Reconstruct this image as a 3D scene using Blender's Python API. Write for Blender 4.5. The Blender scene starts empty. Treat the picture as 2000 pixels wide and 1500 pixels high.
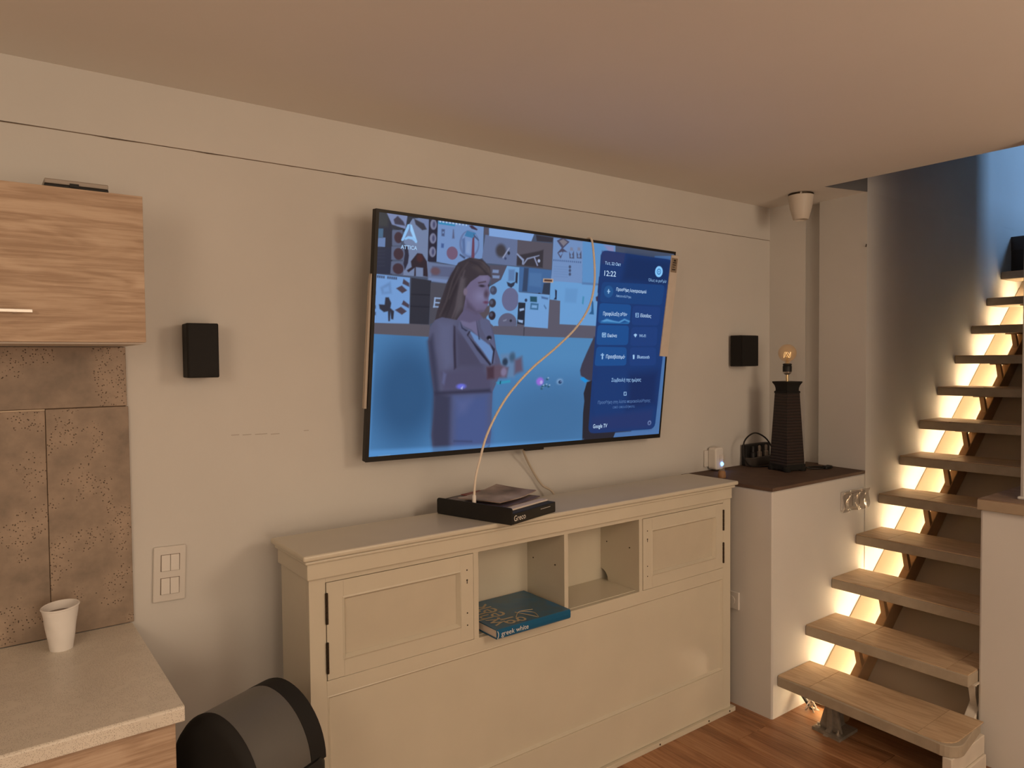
import bpy, bmesh, math, random
import numpy as np
from mathutils import Vector, Matrix
random.seed(7)
SC = bpy.context.scene
COL = SC.collection
R = math.radians

# ------------------------------------------------------------------ camera
cam_d = bpy.data.cameras.new('camera'); cam = bpy.data.objects.new('camera', cam_d); COL.objects.link(cam)
cam_d.sensor_width = 36.0; cam_d.lens = 36.0 * 1410.98 / 2000.0; cam_d.clip_start = 0.02
YAW, PITCH, ROLL = 0.642440, -0.033363, -0.009015
fw = Vector((math.sin(YAW) * math.cos(PITCH), math.cos(YAW) * math.cos(PITCH), math.sin(PITCH)))
rt = Vector((math.cos(YAW), -math.sin(YAW), 0)); up = rt.cross(fw)
rt2 = rt * math.cos(ROLL) + up * math.sin(ROLL); up2 = -rt * math.sin(ROLL) + up * math.cos(ROLL)
cm = Matrix((rt2, up2, -fw)).transposed().to_4x4(); cm.translation = (0, 0, 1.52)
cam.matrix_world = cm
SC.camera = cam

# ------------------------------------------------------------------ world, lights, exposure
SC.view_settings.view_transform = 'Standard'; SC.view_settings.look = 'None'
SC.view_settings.gamma = 1.0; SC.view_settings.use_curve_mapping = False
SC.view_settings.exposure = 0.02
wd = bpy.data.worlds.new('world'); SC.world = wd; wd.use_nodes = True
wd.node_tree.nodes['Background'].inputs[0].default_value = (0.35, 0.55, 0.9, 1)
wd.node_tree.nodes['Background'].inputs[1].default_value = 0.02

def area(name, loc, target, size, energy, color, size_y=None, shape='RECTANGLE'):
    l = bpy.data.lights.new(name, 'AREA'); l.energy = energy; l.color = color; l.shape = shape
    l.size = size; l.size_y = size_y or size
    o = bpy.data.objects.new(name, l); COL.objects.link(o); o.location = loc
    o.rotation_euler = (Vector(target) - Vector(loc)).to_track_quat('-Z', 'Y').to_euler()
    return o
WARM = (1.0, 0.775, 0.56)
def globe(name, loc, energy, color, radius):
    l = bpy.data.lights.new(name, 'POINT'); l.energy = energy; l.color = color; l.shadow_soft_size = radius
    o = bpy.data.objects.new(name, l); COL.objects.link(o); o.location = loc
    return o
globe('kitchen_fill_lamp', (-0.75, 0.1, 1.80), 25.0, WARM, 0.30)  # unseen lamp, side taken from cast shadows; hanging form added as fill
globe('room_fill_lamp', (2.05, -0.85, 1.98), 50.0, WARM, 0.30)  # unseen point light without a fitting, added as room fill
area('rear_fill', (0.6, -2.85, 1.10), (1.0, 2.2, 1.1), 2.1, 44.0, WARM, 1.5)  # unseen warm area light added as fill behind the camera
area('upstairs_daylight', (6.1, -0.75, 3.1), (5.3, 1.74, 2.4), 0.45, 56.0, (0.27, 0.54, 1.0), 0.9)

# ------------------------------------------------------------------ materials
def mat(name, color, rough=0.6, spec=0.4, var=0.0, vscale=6.0, bump=0.0, bscale=60.0, metal=0.0, emit=None, estr=0.0, coat=0.0):
    m = bpy.data.materials.new(name); m.use_nodes = True; nt = m.node_tree; b = nt.nodes['Principled BSDF']
    b.inputs['Roughness'].default_value = rough; b.inputs['Metallic'].default_value = metal
    b.inputs['Specular IOR Level'].default_value = spec
    b.inputs['Coat Weight'].default_value = coat
    c = (*color, 1)
    b.inputs['Base Color'].default_value = c
    if emit:
        b.inputs['Emission Color'].default_value = (*emit, 1); b.inputs['Emission Strength'].default_value = estr
    if var or bump:
        tc = nt.nodes.new('ShaderNodeTexCoord')
    if var:
        n = nt.nodes.new('ShaderNodeTexNoise'); n.inputs['Scale'].default_value = vscale; n.inputs['Detail'].default_value = 5
        nt.links.new(tc.outputs['Object'], n.inputs['Vector'])
        r = nt.nodes.new('ShaderNodeValToRGB')
        r.color_ramp.elements[0].position = 0.3; r.color_ramp.elements[1].position = 0.7
        r.color_ramp.elements[0].color = tuple(x * (1 - var) for x in color) + (1,)
        r.color_ramp.elements[1].color = tuple(min(1, x * (1 + var)) for x in color) + (1,)
        nt.links.new(n.outputs['Fac'], r.inputs['Fac']); nt.links.new(r.outputs['Color'], b.inputs['Base Color'])
    if bump:
        n2 = nt.nodes.new('ShaderNodeTexNoise'); n2.inputs['Scale'].default_value = bscale; n2.inputs['Detail'].default_value = 4
        nt.links.new(tc.outputs['Object'], n2.inputs['Vector'])
        bp = nt.nodes.new('ShaderNodeBump'); bp.inputs['Strength'].default_value = bump; bp.inputs['Distance'].default_value = 0.01
        nt.links.new(n2.outputs['Fac'], bp.inputs['Height']); nt.links.new(bp.outputs['Normal'], b.inputs['Normal'])
    return m

def wood(name, dark, mid, light, axis=0, fine=1.0, rough=0.5, bump=0.15, rnd=0.0, spec=0.35, figure=1.0):
    """grain stretched along one object axis, with cathedral figure and fine pores"""
    m = bpy.data.materials.new(name); m.use_nodes = True; nt = m.node_tree; b = nt.nodes['Principled BSDF']
    b.inputs['Roughness'].default_value = rough; b.inputs['Specular IOR Level'].default_value = spec
    L = nt.links.new; N = nt.nodes.new
    tc = N('ShaderNodeTexCoord'); src = tc.outputs['Object']
    oi = N('ShaderNodeObjectInfo')
    off = N('ShaderNodeVectorMath'); off.operation = 'ADD'
    sc_ = N('ShaderNodeVectorMath'); sc_.operation = 'SCALE'; sc_.inputs[0].default_value = (7.3, 5.1, 9.7)
    L(oi.outputs['Random'], sc_.inputs['Scale']); L(src, off.inputs[0]); L(sc_.outputs[0], off.inputs[1])
    def mp(s_long, s_cross):
        q = N('ShaderNodeMapping'); v = [s_cross] * 3; v[axis] = s_long; q.inputs['Scale'].default_value = v
        L(off.outputs[0], q.inputs['Vector']); return q.outputs[0]
    n1 = N('ShaderNodeTexNoise'); n1.inputs['Scale'].default_value = 1.0; n1.inputs['Detail'].default_value = 3; n1.inputs['Distortion'].default_value = 1.2
    L(mp(2.2 * fine, 14 * fine), n1.inputs['Vector'])
    wv = N('ShaderNodeMath'); wv.operation = 'MULTIPLY'; wv.inputs[1].default_value = 22.0 * figure; L(n1.outputs['Fac'], wv.inputs[0])
    sn = N('ShaderNodeMath'); sn.operation = 'SINE'; L(wv.outputs[0], sn.inputs[0])
    n2 = N('ShaderNodeTexNoise'); n2.inputs['Scale'].default_value = 1.0; n2.inputs['Detail'].default_value = 6; n2.inputs['Roughness'].default_value = 0.65
    L(mp(7 * fine, 160 * fine), n2.inputs['Vector'])
    a1 = N('ShaderNodeMath'); a1.operation = 'MULTIPLY_ADD'; a1.inputs[1].default_value = 0.13; a1.inputs[2].default_value = 0.0; L(sn.outputs[0], a1.inputs[0])
    a2 = N('ShaderNodeMath'); a2.operation = 'ADD'; L(a1.outputs[0], a2.inputs[0]); L(n2.outputs['Fac'], a2.inputs[1])
    r = N('ShaderNodeValToRGB'); e = r.color_ramp.elements
    e[0].position = 0.28; e[0].color = (*dark, 1); e[1].position = 0.72; e[1].color = (*light, 1)
    k = e.new(0.5); k.color = (*mid, 1)
    L(a2.outputs[0], r.inputs['Fac'])
    out = r.outputs['Color']
    if rnd:
        hv = N('ShaderNodeHueSaturation'); mr = N('ShaderNodeMapRange'); mr.inputs['To Min'].default_value = 1 - rnd; mr.inputs['To Max'].default_value = 1 + rnd
        L(oi.outputs['Random'], mr.inputs['Value']); L(mr.outputs[0], hv.inputs['Value']); L(out, hv.inputs['Color']); out = hv.outputs['Color']
    L(out, b.inputs['Base Color'])
    bp = N('ShaderNodeBump'); bp.inputs['Strength'].default_value = bump; bp.inputs['Distance'].default_value = 0.004
    L(n2.outputs['Fac'], bp.inputs['Height']); L(bp.outputs['Normal'], b.inputs['Normal'])
    return m

def speckle(name, base, spots, scale=420.0, rough=0.35, lo=0.08, hi=0.2, cloud=0.06, cscale=9.0, bump=0.0, glevel=0.52):
    m = bpy.data.materials.new(name); m.use_nodes = True; nt = m.node_tree; b = nt.nodes['Principled BSDF']
    b.inputs['Roughness'].default_value = rough; L = nt.links.new; N = nt.nodes.new
    tc = N('ShaderNodeTexCoord')
    v = N('ShaderNodeTexVoronoi'); v.inputs['Scale'].default_value = scale; L(tc.outputs['Object'], v.inputs['Vector'])
    r = N('ShaderNodeValToRGB'); r.color_ramp.elements[0].position = lo; r.color_ramp.elements[1].position = hi
    r.color_ramp.elements[0].color = (1, 1, 1, 1); r.color_ramp.elements[1].color = (0, 0, 0, 1)
    L(v.outputs['Distance'], r.inputs['Fac'])
    n3 = N('ShaderNodeTexNoise'); n3.inputs['Scale'].default_value = scale * 0.06; L(tc.outputs['Object'], n3.inputs['Vector'])
    gate = N('ShaderNodeMath'); gate.operation = 'GREATER_THAN'; gate.inputs[1].default_value = glevel; L(n3.outputs['Fac'], gate.inputs[0])
    gm = N('ShaderNodeMath'); gm.operation = 'MULTIPLY'; L(gate.outputs[0], gm.inputs[0]); L(r.outputs['Color'], gm.inputs[1])
    n = N('ShaderNodeTexNoise'); n.inputs['Scale'].default_value = cscale; n.inputs['Detail'].default_value = 6; n.inputs['Roughness'].default_value = 0.6
    L(tc.outputs['Object'], n.inputs['Vector'])
    r2 = N('ShaderNodeValToRGB'); r2.color_ramp.elements[0].position = 0.3; r2.color_ramp.elements[1].position = 0.7
    r2.color_ramp.elements[0].color = tuple(x * (1 - cloud) for x in base) + (1,); r2.color_ramp.elements[1].color = tuple(x * (1 + cloud) for x in base) + (1,)
    L(n.outputs['Fac'], r2.inputs['Fac'])
    mx = N('ShaderNodeMix'); mx.data_type = 'RGBA'; mx.inputs['B'].default_value = (*spots, 1)
    L(gm.outputs[0], mx.inputs['Factor']); L(r2.outputs['Color'], mx.inputs['A']); L(mx.outputs['Result'], b.inputs['Base Color'])
    if bump:
        bp = N('ShaderNodeBump'); bp.inputs['Strength'].default_value = bump; bp.inputs['Distance'].default_value = 0.003; bp.invert = True
        L(gm.outputs[0], bp.inputs['Height']); L(bp.outputs['Normal'], b.inputs['Normal'])
    return m

M = {}
M['plaster'] = mat('white_plaster', (0.60, 0.575, 0.54), 0.85, 0.2, var=0.035, vscale=2.2, bump=0.05, bscale=35)
M['plaster_rear'] = mat('white_plaster_bounce', (0.84, 0.82, 0.78), 0.85, 0.2)  # brighter plaster for unseen walls, added to raise bounce light
M['ceiling'] = mat('ceiling_paint', (0.80, 0.77, 0.72), 0.9, 0.2, var=0.02, vscale=1.5, bump=0.03, bscale=30)
M['ledge'] = mat('brown_ledge', (0.115, 0.072, 0.05), 0.7, 0.25, var=0.12, vscale=14, bump=0.1, bscale=60)
M['floor'] = wood('laminate_floor', (0.20, 0.085, 0.035), (0.32, 0.15, 0.068), (0.42, 0.22, 0.11), axis=1, fine=0.6, rough=0.33, bump=0.05, rnd=0.12, figure=0.6)
M['subfloor'] = mat('subfloor', (0.06, 0.04, 0.03), 0.9)
M['oak'] = wood('sonoma_oak', (0.34, 0.228, 0.15), (0.455, 0.325, 0.225), (0.53, 0.395, 0.285), axis=0, fine=1.0, rough=0.55, bump=0.12)
M['edge'] = mat('cabinet_carcass', (0.62, 0.55, 0.48), 0.6)
M['counter'] = speckle('worktop', (0.66, 0.61, 0.53), (0.22, 0.18, 0.14), 420, 0.34, 0.14, 0.36, glevel=0.40)
M['tile'] = speckle('concrete_tile', (0.275, 0.205, 0.15), (0.045, 0.028, 0.02), 150, 0.55, 0.10, 0.27, 0.36, 9.0, bump=0.6)
M['grout'] = mat('grout', (0.13, 0.09, 0.06), 0.9)
M['grout_light'] = mat('tile_rim', (0.5, 0.4, 0.3), 0.7)
M['cream'] = mat('cream_lacquer', (0.58, 0.53, 0.425), 0.32, 0.45, var=0.03, vscale=5)
M['cream_panel'] = mat('cream_panel', (0.53, 0.475, 0.375), 0.45, 0.4, var=0.05, vscale=6)
M['hinge'] = mat('dark_hinge', (0.05, 0.035, 0.022), 0.45, metal=0.7)
M['dark'] = mat('dark_hole', (0.03, 0.022, 0.015), 0.8)
M['black'] = mat('black_plastic', (0.012, 0.011, 0.010), 0.5, 0.35)
M['black_soft'] = mat('black_matte', (0.014, 0.013, 0.012), 0.75, 0.25)
M['speaker'] = mat('speaker_black', (0.012, 0.011, 0.0105), 0.7, 0.25, bump=0.1, bscale=400)
M['white_plastic'] = mat('white_plastic', (0.72, 0.68, 0.63), 0.4)
M['plate'] = mat('switch_plate', (0.63, 0.595, 0.55), 0.35)
M['rocker'] = mat('switch_rocker', (0.65, 0.612, 0.565), 0.3)
M['gap'] = mat('switch_gap', (0.16, 0.12, 0.09), 0.8)
M['steel'] = mat('brushed_metal', (0.62, 0.58, 0.53), 0.35, metal=0.9)
M['brass'] = mat('brass', (0.65, 0.5, 0.28), 0.35, metal=0.9)
M['silver'] = mat('silver_shell', (0.34, 0.29, 0.25), 0.4, metal=0.4)
M['grey_flap'] = mat('grey_flap', (0.105, 0.10, 0.092), 0.42, 0.45, var=0.08, vscale=5)
M['foam_cup'] = mat('white_cup', (0.80, 0.765, 0.73), 0.5)
M['coffee'] = mat('coffee_dregs', (0.16, 0.11, 0.075), 0.4, var=0.4, vscale=60)
M['cable_w'] = mat('white_cable', (0.72, 0.63, 0.52), 0.5)
M['cable_b'] = mat('black_cable', (0.012, 0.01, 0.009), 0.5)
M['tread_wood'] = wood('tread_laminate', (0.40, 0.275, 0.165), (0.50, 0.355, 0.225), (0.56, 0.41, 0.265), axis=1, fine=1.0, rough=0.42, bump=0.06, rnd=0.06)
M['tread_edge'] = mat('tread_painted_edge', (0.36, 0.30, 0.225), 0.6, var=0.08, vscale=20)
M['beam'] = mat('brown_beam', (0.34, 0.20, 0.10), 0.6, var=0.1, vscale=12)
M['beam_w'] = mat('white_painted_beam', (0.60, 0.54, 0.46), 0.5, var=0.06, vscale=15)
M['foot'] = mat('grey_steel_foot', (0.24, 0.21, 0.175), 0.5, metal=0.2, var=0.2, vscale=40)
M['soffit'] = mat('stair_soffit', (0.44, 0.355, 0.265), 0.8, var=0.03, vscale=4)
M['led'] = mat('led_strip', (1, 0.8, 0.5), 0.5, emit=(1.0, 0.79, 0.49), estr=84.0)
M['cap'] = wood('cap_board', (0.16, 0.10, 0.062), (0.235, 0.155, 0.10), (0.29, 0.2, 0.135), axis=1, fine=0.7, rough=0.5)
M['cap_edge'] = mat('cap_board_edge', (0.33, 0.25, 0.17), 0.6, var=0.06, vscale=20)
M['darkwood'] = mat('dark_step', (0.035, 0.028, 0.024), 0.6)
M['paper'] = mat('paper', (0.72, 0.63, 0.56), 0.7)

# ------------------------------------------------------------------ mesh helpers
class MB:
    def __init__(s): s.v = []; s.f = []; s.sm = False
    def add(s, vs, fs):
        o = len(s.v); s.v += [tuple(p) for p in vs]; s.f += [tuple(i + o for i in q) for q in fs]; return s
    def box(s, x0, x1, y0, y1, z0, z1):
        return s.add([(x0, y0, z0), (x1, y0, z0), (x1, y1, z0), (x0, y1, z0), (x0, y0, z1), (x1, y0, z1), (x1, y1, z1), (x0, y1, z1)],
                     [(0, 3, 2, 1), (4, 5, 6, 7), (0, 1, 5, 4), (1, 2, 6, 5), (2, 3, 7, 6), (3, 0, 4, 7)])
    def prism(s, poly, a, b, axis='z'):
        """poly in the two other axes (x,y | x,z | y,z), extruded from a to b"""
        def P(u, v, w): return (u, v, w) if axis == 'z' else (u, w, v) if axis == 'y' else (w, u, v)
        n = len(poly); vs = [P(u, v, a) for u, v in poly] + [P(u, v, b) for u, v in poly]
        fs = [tuple(range(n - 1, -1, -1)), tuple(range(n, 2 * n))] + [(i, (i + 1) % n, n + (i + 1) % n, n + i) for i in range(n)]
        return s.add(vs, fs)
    def tube(s, pts, r, n=8):
        pts = [Vector(p) for p in pts]; rings = []
        t0 = (pts[1] - pts[0]).normalized(); ref = Vector((0, 0, 1)) if abs(t0.z) < 0.9 else Vector((1, 0, 0))
        nrm = (ref - t0 * ref.dot(t0)).normalized()
        for i, p in enumerate(pts):
            t = (pts[min(i + 1, len(pts) - 1)] - pts[max(i - 1, 0)]).normalized()
            nrm = (nrm - t * nrm.dot(t)).normalized(); bn = t.cross(nrm)
            rings.append([p + (nrm * math.cos(2 * math.pi * k / n) + bn * math.sin(2 * math.pi * k / n)) * r for k in range(n)])
        vs = [q for g in rings for q in g]; fs = []
        for i in range(len(pts) - 1):
            for k in range(n): fs.append((i * n + k, i * n + (k + 1) % n, (i + 1) * n + (k + 1) % n, (i + 1) * n + k))
        fs.append(tuple(range(n - 1, -1, -1))); fs.append(tuple((len(pts) - 1) * n + k for k in range(n)))
        s.sm = True
        return s.add(vs, fs)
    def lathe(s, prof, c, n=32, sq=None):
        """prof: (r,z) from bottom to top round a vertical axis at c"""
        vs = []; fs = []
        for r, z in prof:
            for k in range(n):
                a = 2 * math.pi * k / n; vs.append((c[0] + r * math.cos(a), c[1] + r * math.sin(a), c[2] + z))
        for i in range(len(prof) - 1):
            for k in range(n): fs.append((i * n + k, i * n + (k + 1) % n, (i + 1) * n + (k + 1) % n, (i + 1) * n + k))
        if prof[0][0] > 1e-5: fs.append(tuple(range(n - 1, -1, -1)))
        if prof[-1][0] > 1e-5: fs.append(tuple((len(prof) - 1) * n + k for k in range(n)))
        s.sm = True
        return s.add(vs, fs)
    def xf(s, m):
        s.v = [tuple(m @ Vector(p)) for p in s.v]; return s
    def build(s, name, material, parent=None, bevel=0.0, seg=2, smooth=None):
        me = bpy.data.meshes.new(name)
        off = Vector(parent_world(parent)) if parent else Vector((0, 0, 0))
        if not parent:
            vs = np.array(s.v); off = Vector(((vs[:, 0].min() + vs[:, 0].max()) / 2, (vs[:, 1].min() + vs[:, 1].max()) / 2, vs[:, 2].min()))
        elif parent:
            vs = np.array(s.v)
        ctr = Vector(((vs[:, 0].min() + vs[:, 0].max()) / 2, (vs[:, 1].min() + vs[:, 1].max()) / 2, vs[:, 2].min()))
        me.from_pydata([tuple(Vector(p) - ctr) for p in s.v], [], s.f); me.validate()
        bm = bmesh.new(); bm.from_mesh(me); bmesh.ops.remove_doubles(bm, verts=bm.verts, dist=1e-6); bmesh.ops.recalc_face_normals(bm, faces=bm.faces); bm.to_mesh(me); bm.free()
        ob = bpy.data.objects.new(name, me); COL.objects.link(ob)
        if material: me.materials.append(material)
        if parent: ob.parent = parent; ob.location = ctr - off
        else: ob.location = ctr
        WORLD[ob] = ctr
        if bevel:
            b = ob.modifiers.new('bevel', 'BEVEL'); b.width = bevel; b.segments = seg; b.limit_method = 'ANGLE'; b.angle_limit = R(40)
        if smooth if smooth is not None else s.sm:
            for p in me.polygons: p.use_smooth = True
            if not bevel:
                try: me.set_sharp_from_angle(angle=R(38))
                except Exception: pass
        return ob
WORLD = {}
def parent_world(o): return WORLD[o]
def tag(o, label, cat, group=None):
    o['label'] = label; o['category'] = cat
    if group: o['group'] = group
    return o
def thing(name, label, cat, loc, group=None):
    o = bpy.data.objects.new(name, None); COL.objects.link(o); o.location = loc; o.empty_display_size = 0.05
    WORLD[o] = Vector(loc)
    return tag(o, label, cat, group)
def struct(o): o['kind'] = 'structure'; return o
def B(x0, x1, y0, y1, z0, z1): return MB().box(x0, x1, y0, y1, z0, z1)
def rrect(x0, x1, y0, y1, r, n=5):
    out = []
    for cx, cy, a0 in ((x1 - r, y0 + r, -90), (x1 - r, y1 - r, 0), (x0 + r, y1 - r, 90), (x0 + r, y0 + r, 180)):
        for k in range(n + 1):
            a = R(a0 + 90 * k / n); out.append((cx + r * math.cos(a), cy + r * math.sin(a)))
    return out
def smooth_path(pts, sub=6):
    P = [Vector(p) for p in pts]; out = []
    for i in range(len(P) - 1):
        p0, p1, p2, p3 = P[max(i - 1, 0)], P[i], P[i + 1], P[min(i + 2, len(P) - 1)]
        for k in range(sub):
            t = k / sub
            out.append(0.5 * ((2 * p1) + (-p0 + p2) * t + (2 * p0 - 5 * p1 + 4 * p2 - p3) * t * t + (-p0 + 3 * p1 - 3 * p2 + p3) * t ** 3))
    out.append(P[-1]); return out

W = 2.227      # back wall plane
YB = 1.741     # stair wall plane / front of the low block
CZ = 2.297     # ceiling
XP = 3.355     # end of the back wall

# ------------------------------------------------------------------ the setting
fl = struct(B(-2.4, 7.2, -3.0, 2.3, -0.08, -0.012).build('floor', M['subfloor']))
PW, PL = 0.192, 1.29
pm = {}
col = 0; x = -2.4
while x < 7.0:
    y = -3.0 - (col * 0.43) % PL
    while y < 2.3:
        y0 = max(y, -3.0) + 0.0006; y1 = min(y + PL, 2.3) - 0.0006
        key = round(y1 - y0, 4)
        if y1 - y0 > 0.02:
            if key not in pm:
                o = B(x + 0.0006, x + PW - 0.0006, y0, y1, -0.012, 0).build('plank', M['floor'], fl); pm[key] = o.data
                bv = o.modifiers.new('bevel', 'BEVEL'); bv.width = 0.0012; bv.segments = 1
            else:
                o = bpy.data.objects.new('plank', pm[key]); COL.objects.link(o); o.parent = fl
                o.location = Vector((x + PW / 2, (y0 + y1) / 2, -0.012)) - WORLD[fl]
                bv = o.modifiers.new('bevel', 'BEVEL'); bv.width = 0.0012; bv.segments = 1
        y += PL
    x += PW; col += 1

# back wall: lower sheet and the upper band separated by the thin plaster crack
wb = struct(B(-2.4, XP, W, W + 0.15, -0.08, 2.128).build('wall_back', M['plaster']))
B(-2.4, XP, W - 0.0012, W + 0.15, 2.1305, CZ + 0.1).build('plaster_band', M['plaster'], wb)
cr = []
for i in range(60):
    xx = -0.3 + i * (XP + 0.3) / 59; cr.append((xx, W + 0.001, 2.1293 + 0.0012 * math.sin(i * 1.7) + random.uniform(-.0008, .0008)))
MB().tube(cr, 0.0016, 5).build('plaster_crack', mat('crack_line', (0.20, 0.15, 0.11), 0.9), wb)  # dark line following the plaster crack
for sx0, sx1, sz in ((0.617, 0.640, 1.3015), (0.650, 0.676, 1.3000), (0.687, 0.724, 1.2990), (0.735, 0.762, 1.2965), (0.840, 0.856, 1.3005)):
    B(sx0, sx1, W - 0.0006, W + 0.001, sz, sz + 0.0022).build('scuff_mark', mat('faint_scuff', (0.40, 0.36, 0.315), 0.9), wb)
# the stepped end of the back wall beside the niche
MB().prism([(XP, W + 0.15), (XP, 2.024), (3.47, 2.090), (3.47, 2.0175), (3.43, 1.994), (3.406, YB), (7.2, YB), (7.2, W + 0.15)], -0.08, CZ + 0.002).build('wall_stair', M['plaster'])  # slot between the steps is shaped to darken that strip
struct(bpy.data.objects['wall_stair'])
MB().prism([(3.13, W + 0.15), (3.13, 1.818), (3.405, 1.7535), (3.405, YB), (7.2, YB), (7.2, W + 0.15)], CZ + 0.0015, 4.9).build('wall_stair_upper', M['plaster'], bpy.data.objects['wall_stair'])
# ceiling with the stair opening
cb = MB()
cb.box(-2.4, 3.14, -3.0, 1.803, CZ, CZ + 0.25)
cb.add([(-2.4, 1.803, CZ), (3.14, 1.803, CZ), (3.14, W, CZ), (-2.4, W, CZ)], [(0, 3, 2, 1)])
cb.add([(3.14, 1.803, CZ), (3.404, 1.741, CZ), (3.472, 2.02, CZ), (3.47, 2.092, CZ), (3.355, 2.026, CZ), (3.355, W, CZ), (3.14, W, CZ)], [(0, 6, 5, 4, 3, 2, 1)])
cb.box(3.14, 7.2, -3.0, 0.55, CZ, CZ + 0.25)
struct(cb.build('ceiling', M['ceiling']))
struct(MB().prism([(3.141, 1.8015), (3.404, 1.7395), (3.404, 1.7495), (3.141, 1.8115)], CZ + 0.0005, CZ + 0.25).build('shade_strip_1', mat('painted_edge_shade', (0.13, 0.125, 0.125), 0.7)))  # added dark strip, its colour stands in for shade on the ceiling edge
struct(B(-2.55, -2.4, -3.0, W, -0.08, CZ + 0.2).build('wall_left', M['plaster_rear']))
struct(B(7.2, 7.35, -3.0, W, -0.08, 4.9).build('wall_right', M['plaster']))
# rear wall behind the camera with an opening made up for the rear fill
wr = MB(); wr.box(-2.55, -0.5, -3.15, -3.0, -0.08, CZ + .2); wr.box(1.9, 7.2, -3.15, -3.0, -0.08, CZ + .2)
wr.box(-0.5, 1.9, -3.15, -3.0, -0.08, 0.45); wr.box(-0.5, 1.9, -3.15, -3.0, 2.22, CZ + .2)
struct(wr.build('wall_rear', M['plaster_rear']))

# low white block and its brown ledge board
blk = struct(B(2.650, 3.406, YB + 0.0005, W, -0.01, 0.962).build('wall_block', M['plaster']))
blk.modifiers.new('bevel', 'BEVEL').width = 0.006
tag(MB().prism([(2.649, 1.7405), (3.4055, 1.7405), (3.4295, 1.993), (3.469, 2.0175), (3.469, 2.0885), (3.354, 2.023), (3.354, W - .001), (2.649, W - .001)], 0.962, 0.977).build('ledge_board', M['ledge'], bevel=0.002),
    'dark brown ledge board topping the low white wall block', 'shelf')

# half wall, cap board and the tall wall that stands on it
HX, HY = 2.976, 1.091
struct(B(HX, 5.15, 0.45, HY, -0.01, 0.9515).build('wall_half', M['plaster'], bevel=0.008))
cap = thing('cap_board', 'brown wooden cap board on the half wall beside the stairs', 'cap board', (3.2, 0.8, 0.952))
B(HX - 0.014, 5.15, 0.45, HY + 0.006, 0.952, 0.9895).build('board', M['cap_edge'], cap, bevel=0.002)
B(HX - 0.012, 5.15, 0.452, HY + 0.004, 0.9895, 0.993).build('top_veneer', M['cap'], cap)
ws = struct(B(3.06, 5.15, 0.55, 0.995, 0.9932, 4.9).build('wall_stair_side', M['plaster'], bevel=0.012))
B(3.053, 5.0, 0.56, 1.0, 0.9932, 1.004).build('plaster_lip', M['plaster'], ws, bevel=0.004)

# ------------------------------------------------------------------ staircase
ST = thing('staircase', 'open floating staircase with wooden treads and warm strip lighting underneath', 'staircase', (2.8, 1.4, 0))
X0, Z0, GO, RI = 2.684, 0.181, 0.2113, 0.1677
SL = 0.81; XS = 3.147 - 0.201 / SL              # soffit line z = SL (x - XS)
YR = 1.035
for i in range(12):
    xa = X0 + i * GO; zt = Z0 + i * RI; xb = xa + 0.25
    jy = random.uniform(-.004, .004)
    if i == 0:
        poly = [(xa, YB - .001), (xa - 0.03, 1.10)]
        for k in range(7):
            a = R(180 + 90 * k / 6 + 2); poly.append((xa + 0.03 + 0.062 * math.cos(a), 1.09 + 0.055 * math.sin(a)))
        poly += [(xb, YR + 0.03), (xb, YB - .001)]
    else:
        poly = [(xa, YB - .001), (xa, 1.093), (xb, 1.093), (xb, YB - .001)]
    t = MB().prism(poly, zt - 0.046, zt - 0.004).build('tread', M['tread_edge'], ST, bevel=0.003)
    cx = sum(p[0] for p in poly) / len(poly)
    js = 1.60 if i % 3 == 0 else 1.52
    def inset(p, y0, y1):
        return [(max(min(q[0], xb - .002), q[0]) + (0.006 if q[0] < xa + .05 else 0), min(max(q[1], y0), y1)) for q in p]
    x6 = xa + 0.005
    MB().prism([(x6, YB - .002), (x6, js + 0.0012), (xb - .003, js + 0.0012), (xb - .003, YB - .002)], zt - 0.004, zt).build('tread_board', M['tread_wood'], t)
    pl2 = [(x6 - (0.022 if i == 0 else 0), 1.17), (x6, js - .0012)] if i == 0 else [(x6, 1.17), (x6, js - .0012)]
    MB().prism([(x6, js - .0012), (x6 - (0.024 if i == 0 else 0), 1.17), (xb - .003, 1.17), (xb - .003, js - .0012)], zt - 0.004, zt).build('tread_board', M['tread_wood'], t)
    e = [(x6 - (0.024 if i == 0 else 0), 1.1685)]
    for k in range(6):
        a = R(180 + 90 * k / 5); e.append((x6 + 0.05 - (0.02 if i == 0 else 0) + 0.055 * math.cos(a), 1.105 + 0.05 * math.sin(a)))
    e += [(xb - .003, 1.055), (xb - .003, 1.1685)]
    if i > 0: e = [(x6, 1.1685), (x6, 1.096), (xb - .003, 1.096), (xb - .003, 1.1685)]
    MB().prism(e, zt - 0.004, zt).build('tread_board', M['tread_wood'], t)
    # flat-bar bracket from the beam up to the tread
    if i > 0:
        for yb_, mm in ((1.556, M['beam']), (1.115, M['beam_w'])):
            bx = xa + 0.075; zb = SL * (bx + 0.04 - XS) + 0.11
            br = MB().prism([(bx, zt - .046), (bx + .022, zt - .046), (bx + 0.062, zb - .01), (bx + 0.036, zb - .01)], yb_ - 0.011, yb_ + 0.011, 'y').build('bracket', mm, ST)
            B(bx - 0.03, bx + 0.06, yb_ - 0.028, yb_ + 0.028, zt - 0.052, zt - 0.046).build('plate', mm, br)
def sloped(y0, y1, h0, h1, xs, xe, zmin=None):
    P = []
    a = [(xs, SL * (xs - XS) + h0), (xe, SL * (xe - XS) + h0), (xe, SL * (xe - XS) + h1), (xs, SL * (xs - XS) + h1)]
    if zmin is not None:
        xl = XS + (zmin - h0) / SL; xu = XS + (zmin - h1) / SL
        a = [(xl, zmin), (xe, SL * (xe - XS) + h0), (xe, SL * (xe - XS) + h1), (xu, zmin)]
    return MB().prism(a, y0, y1, 'y')
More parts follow.
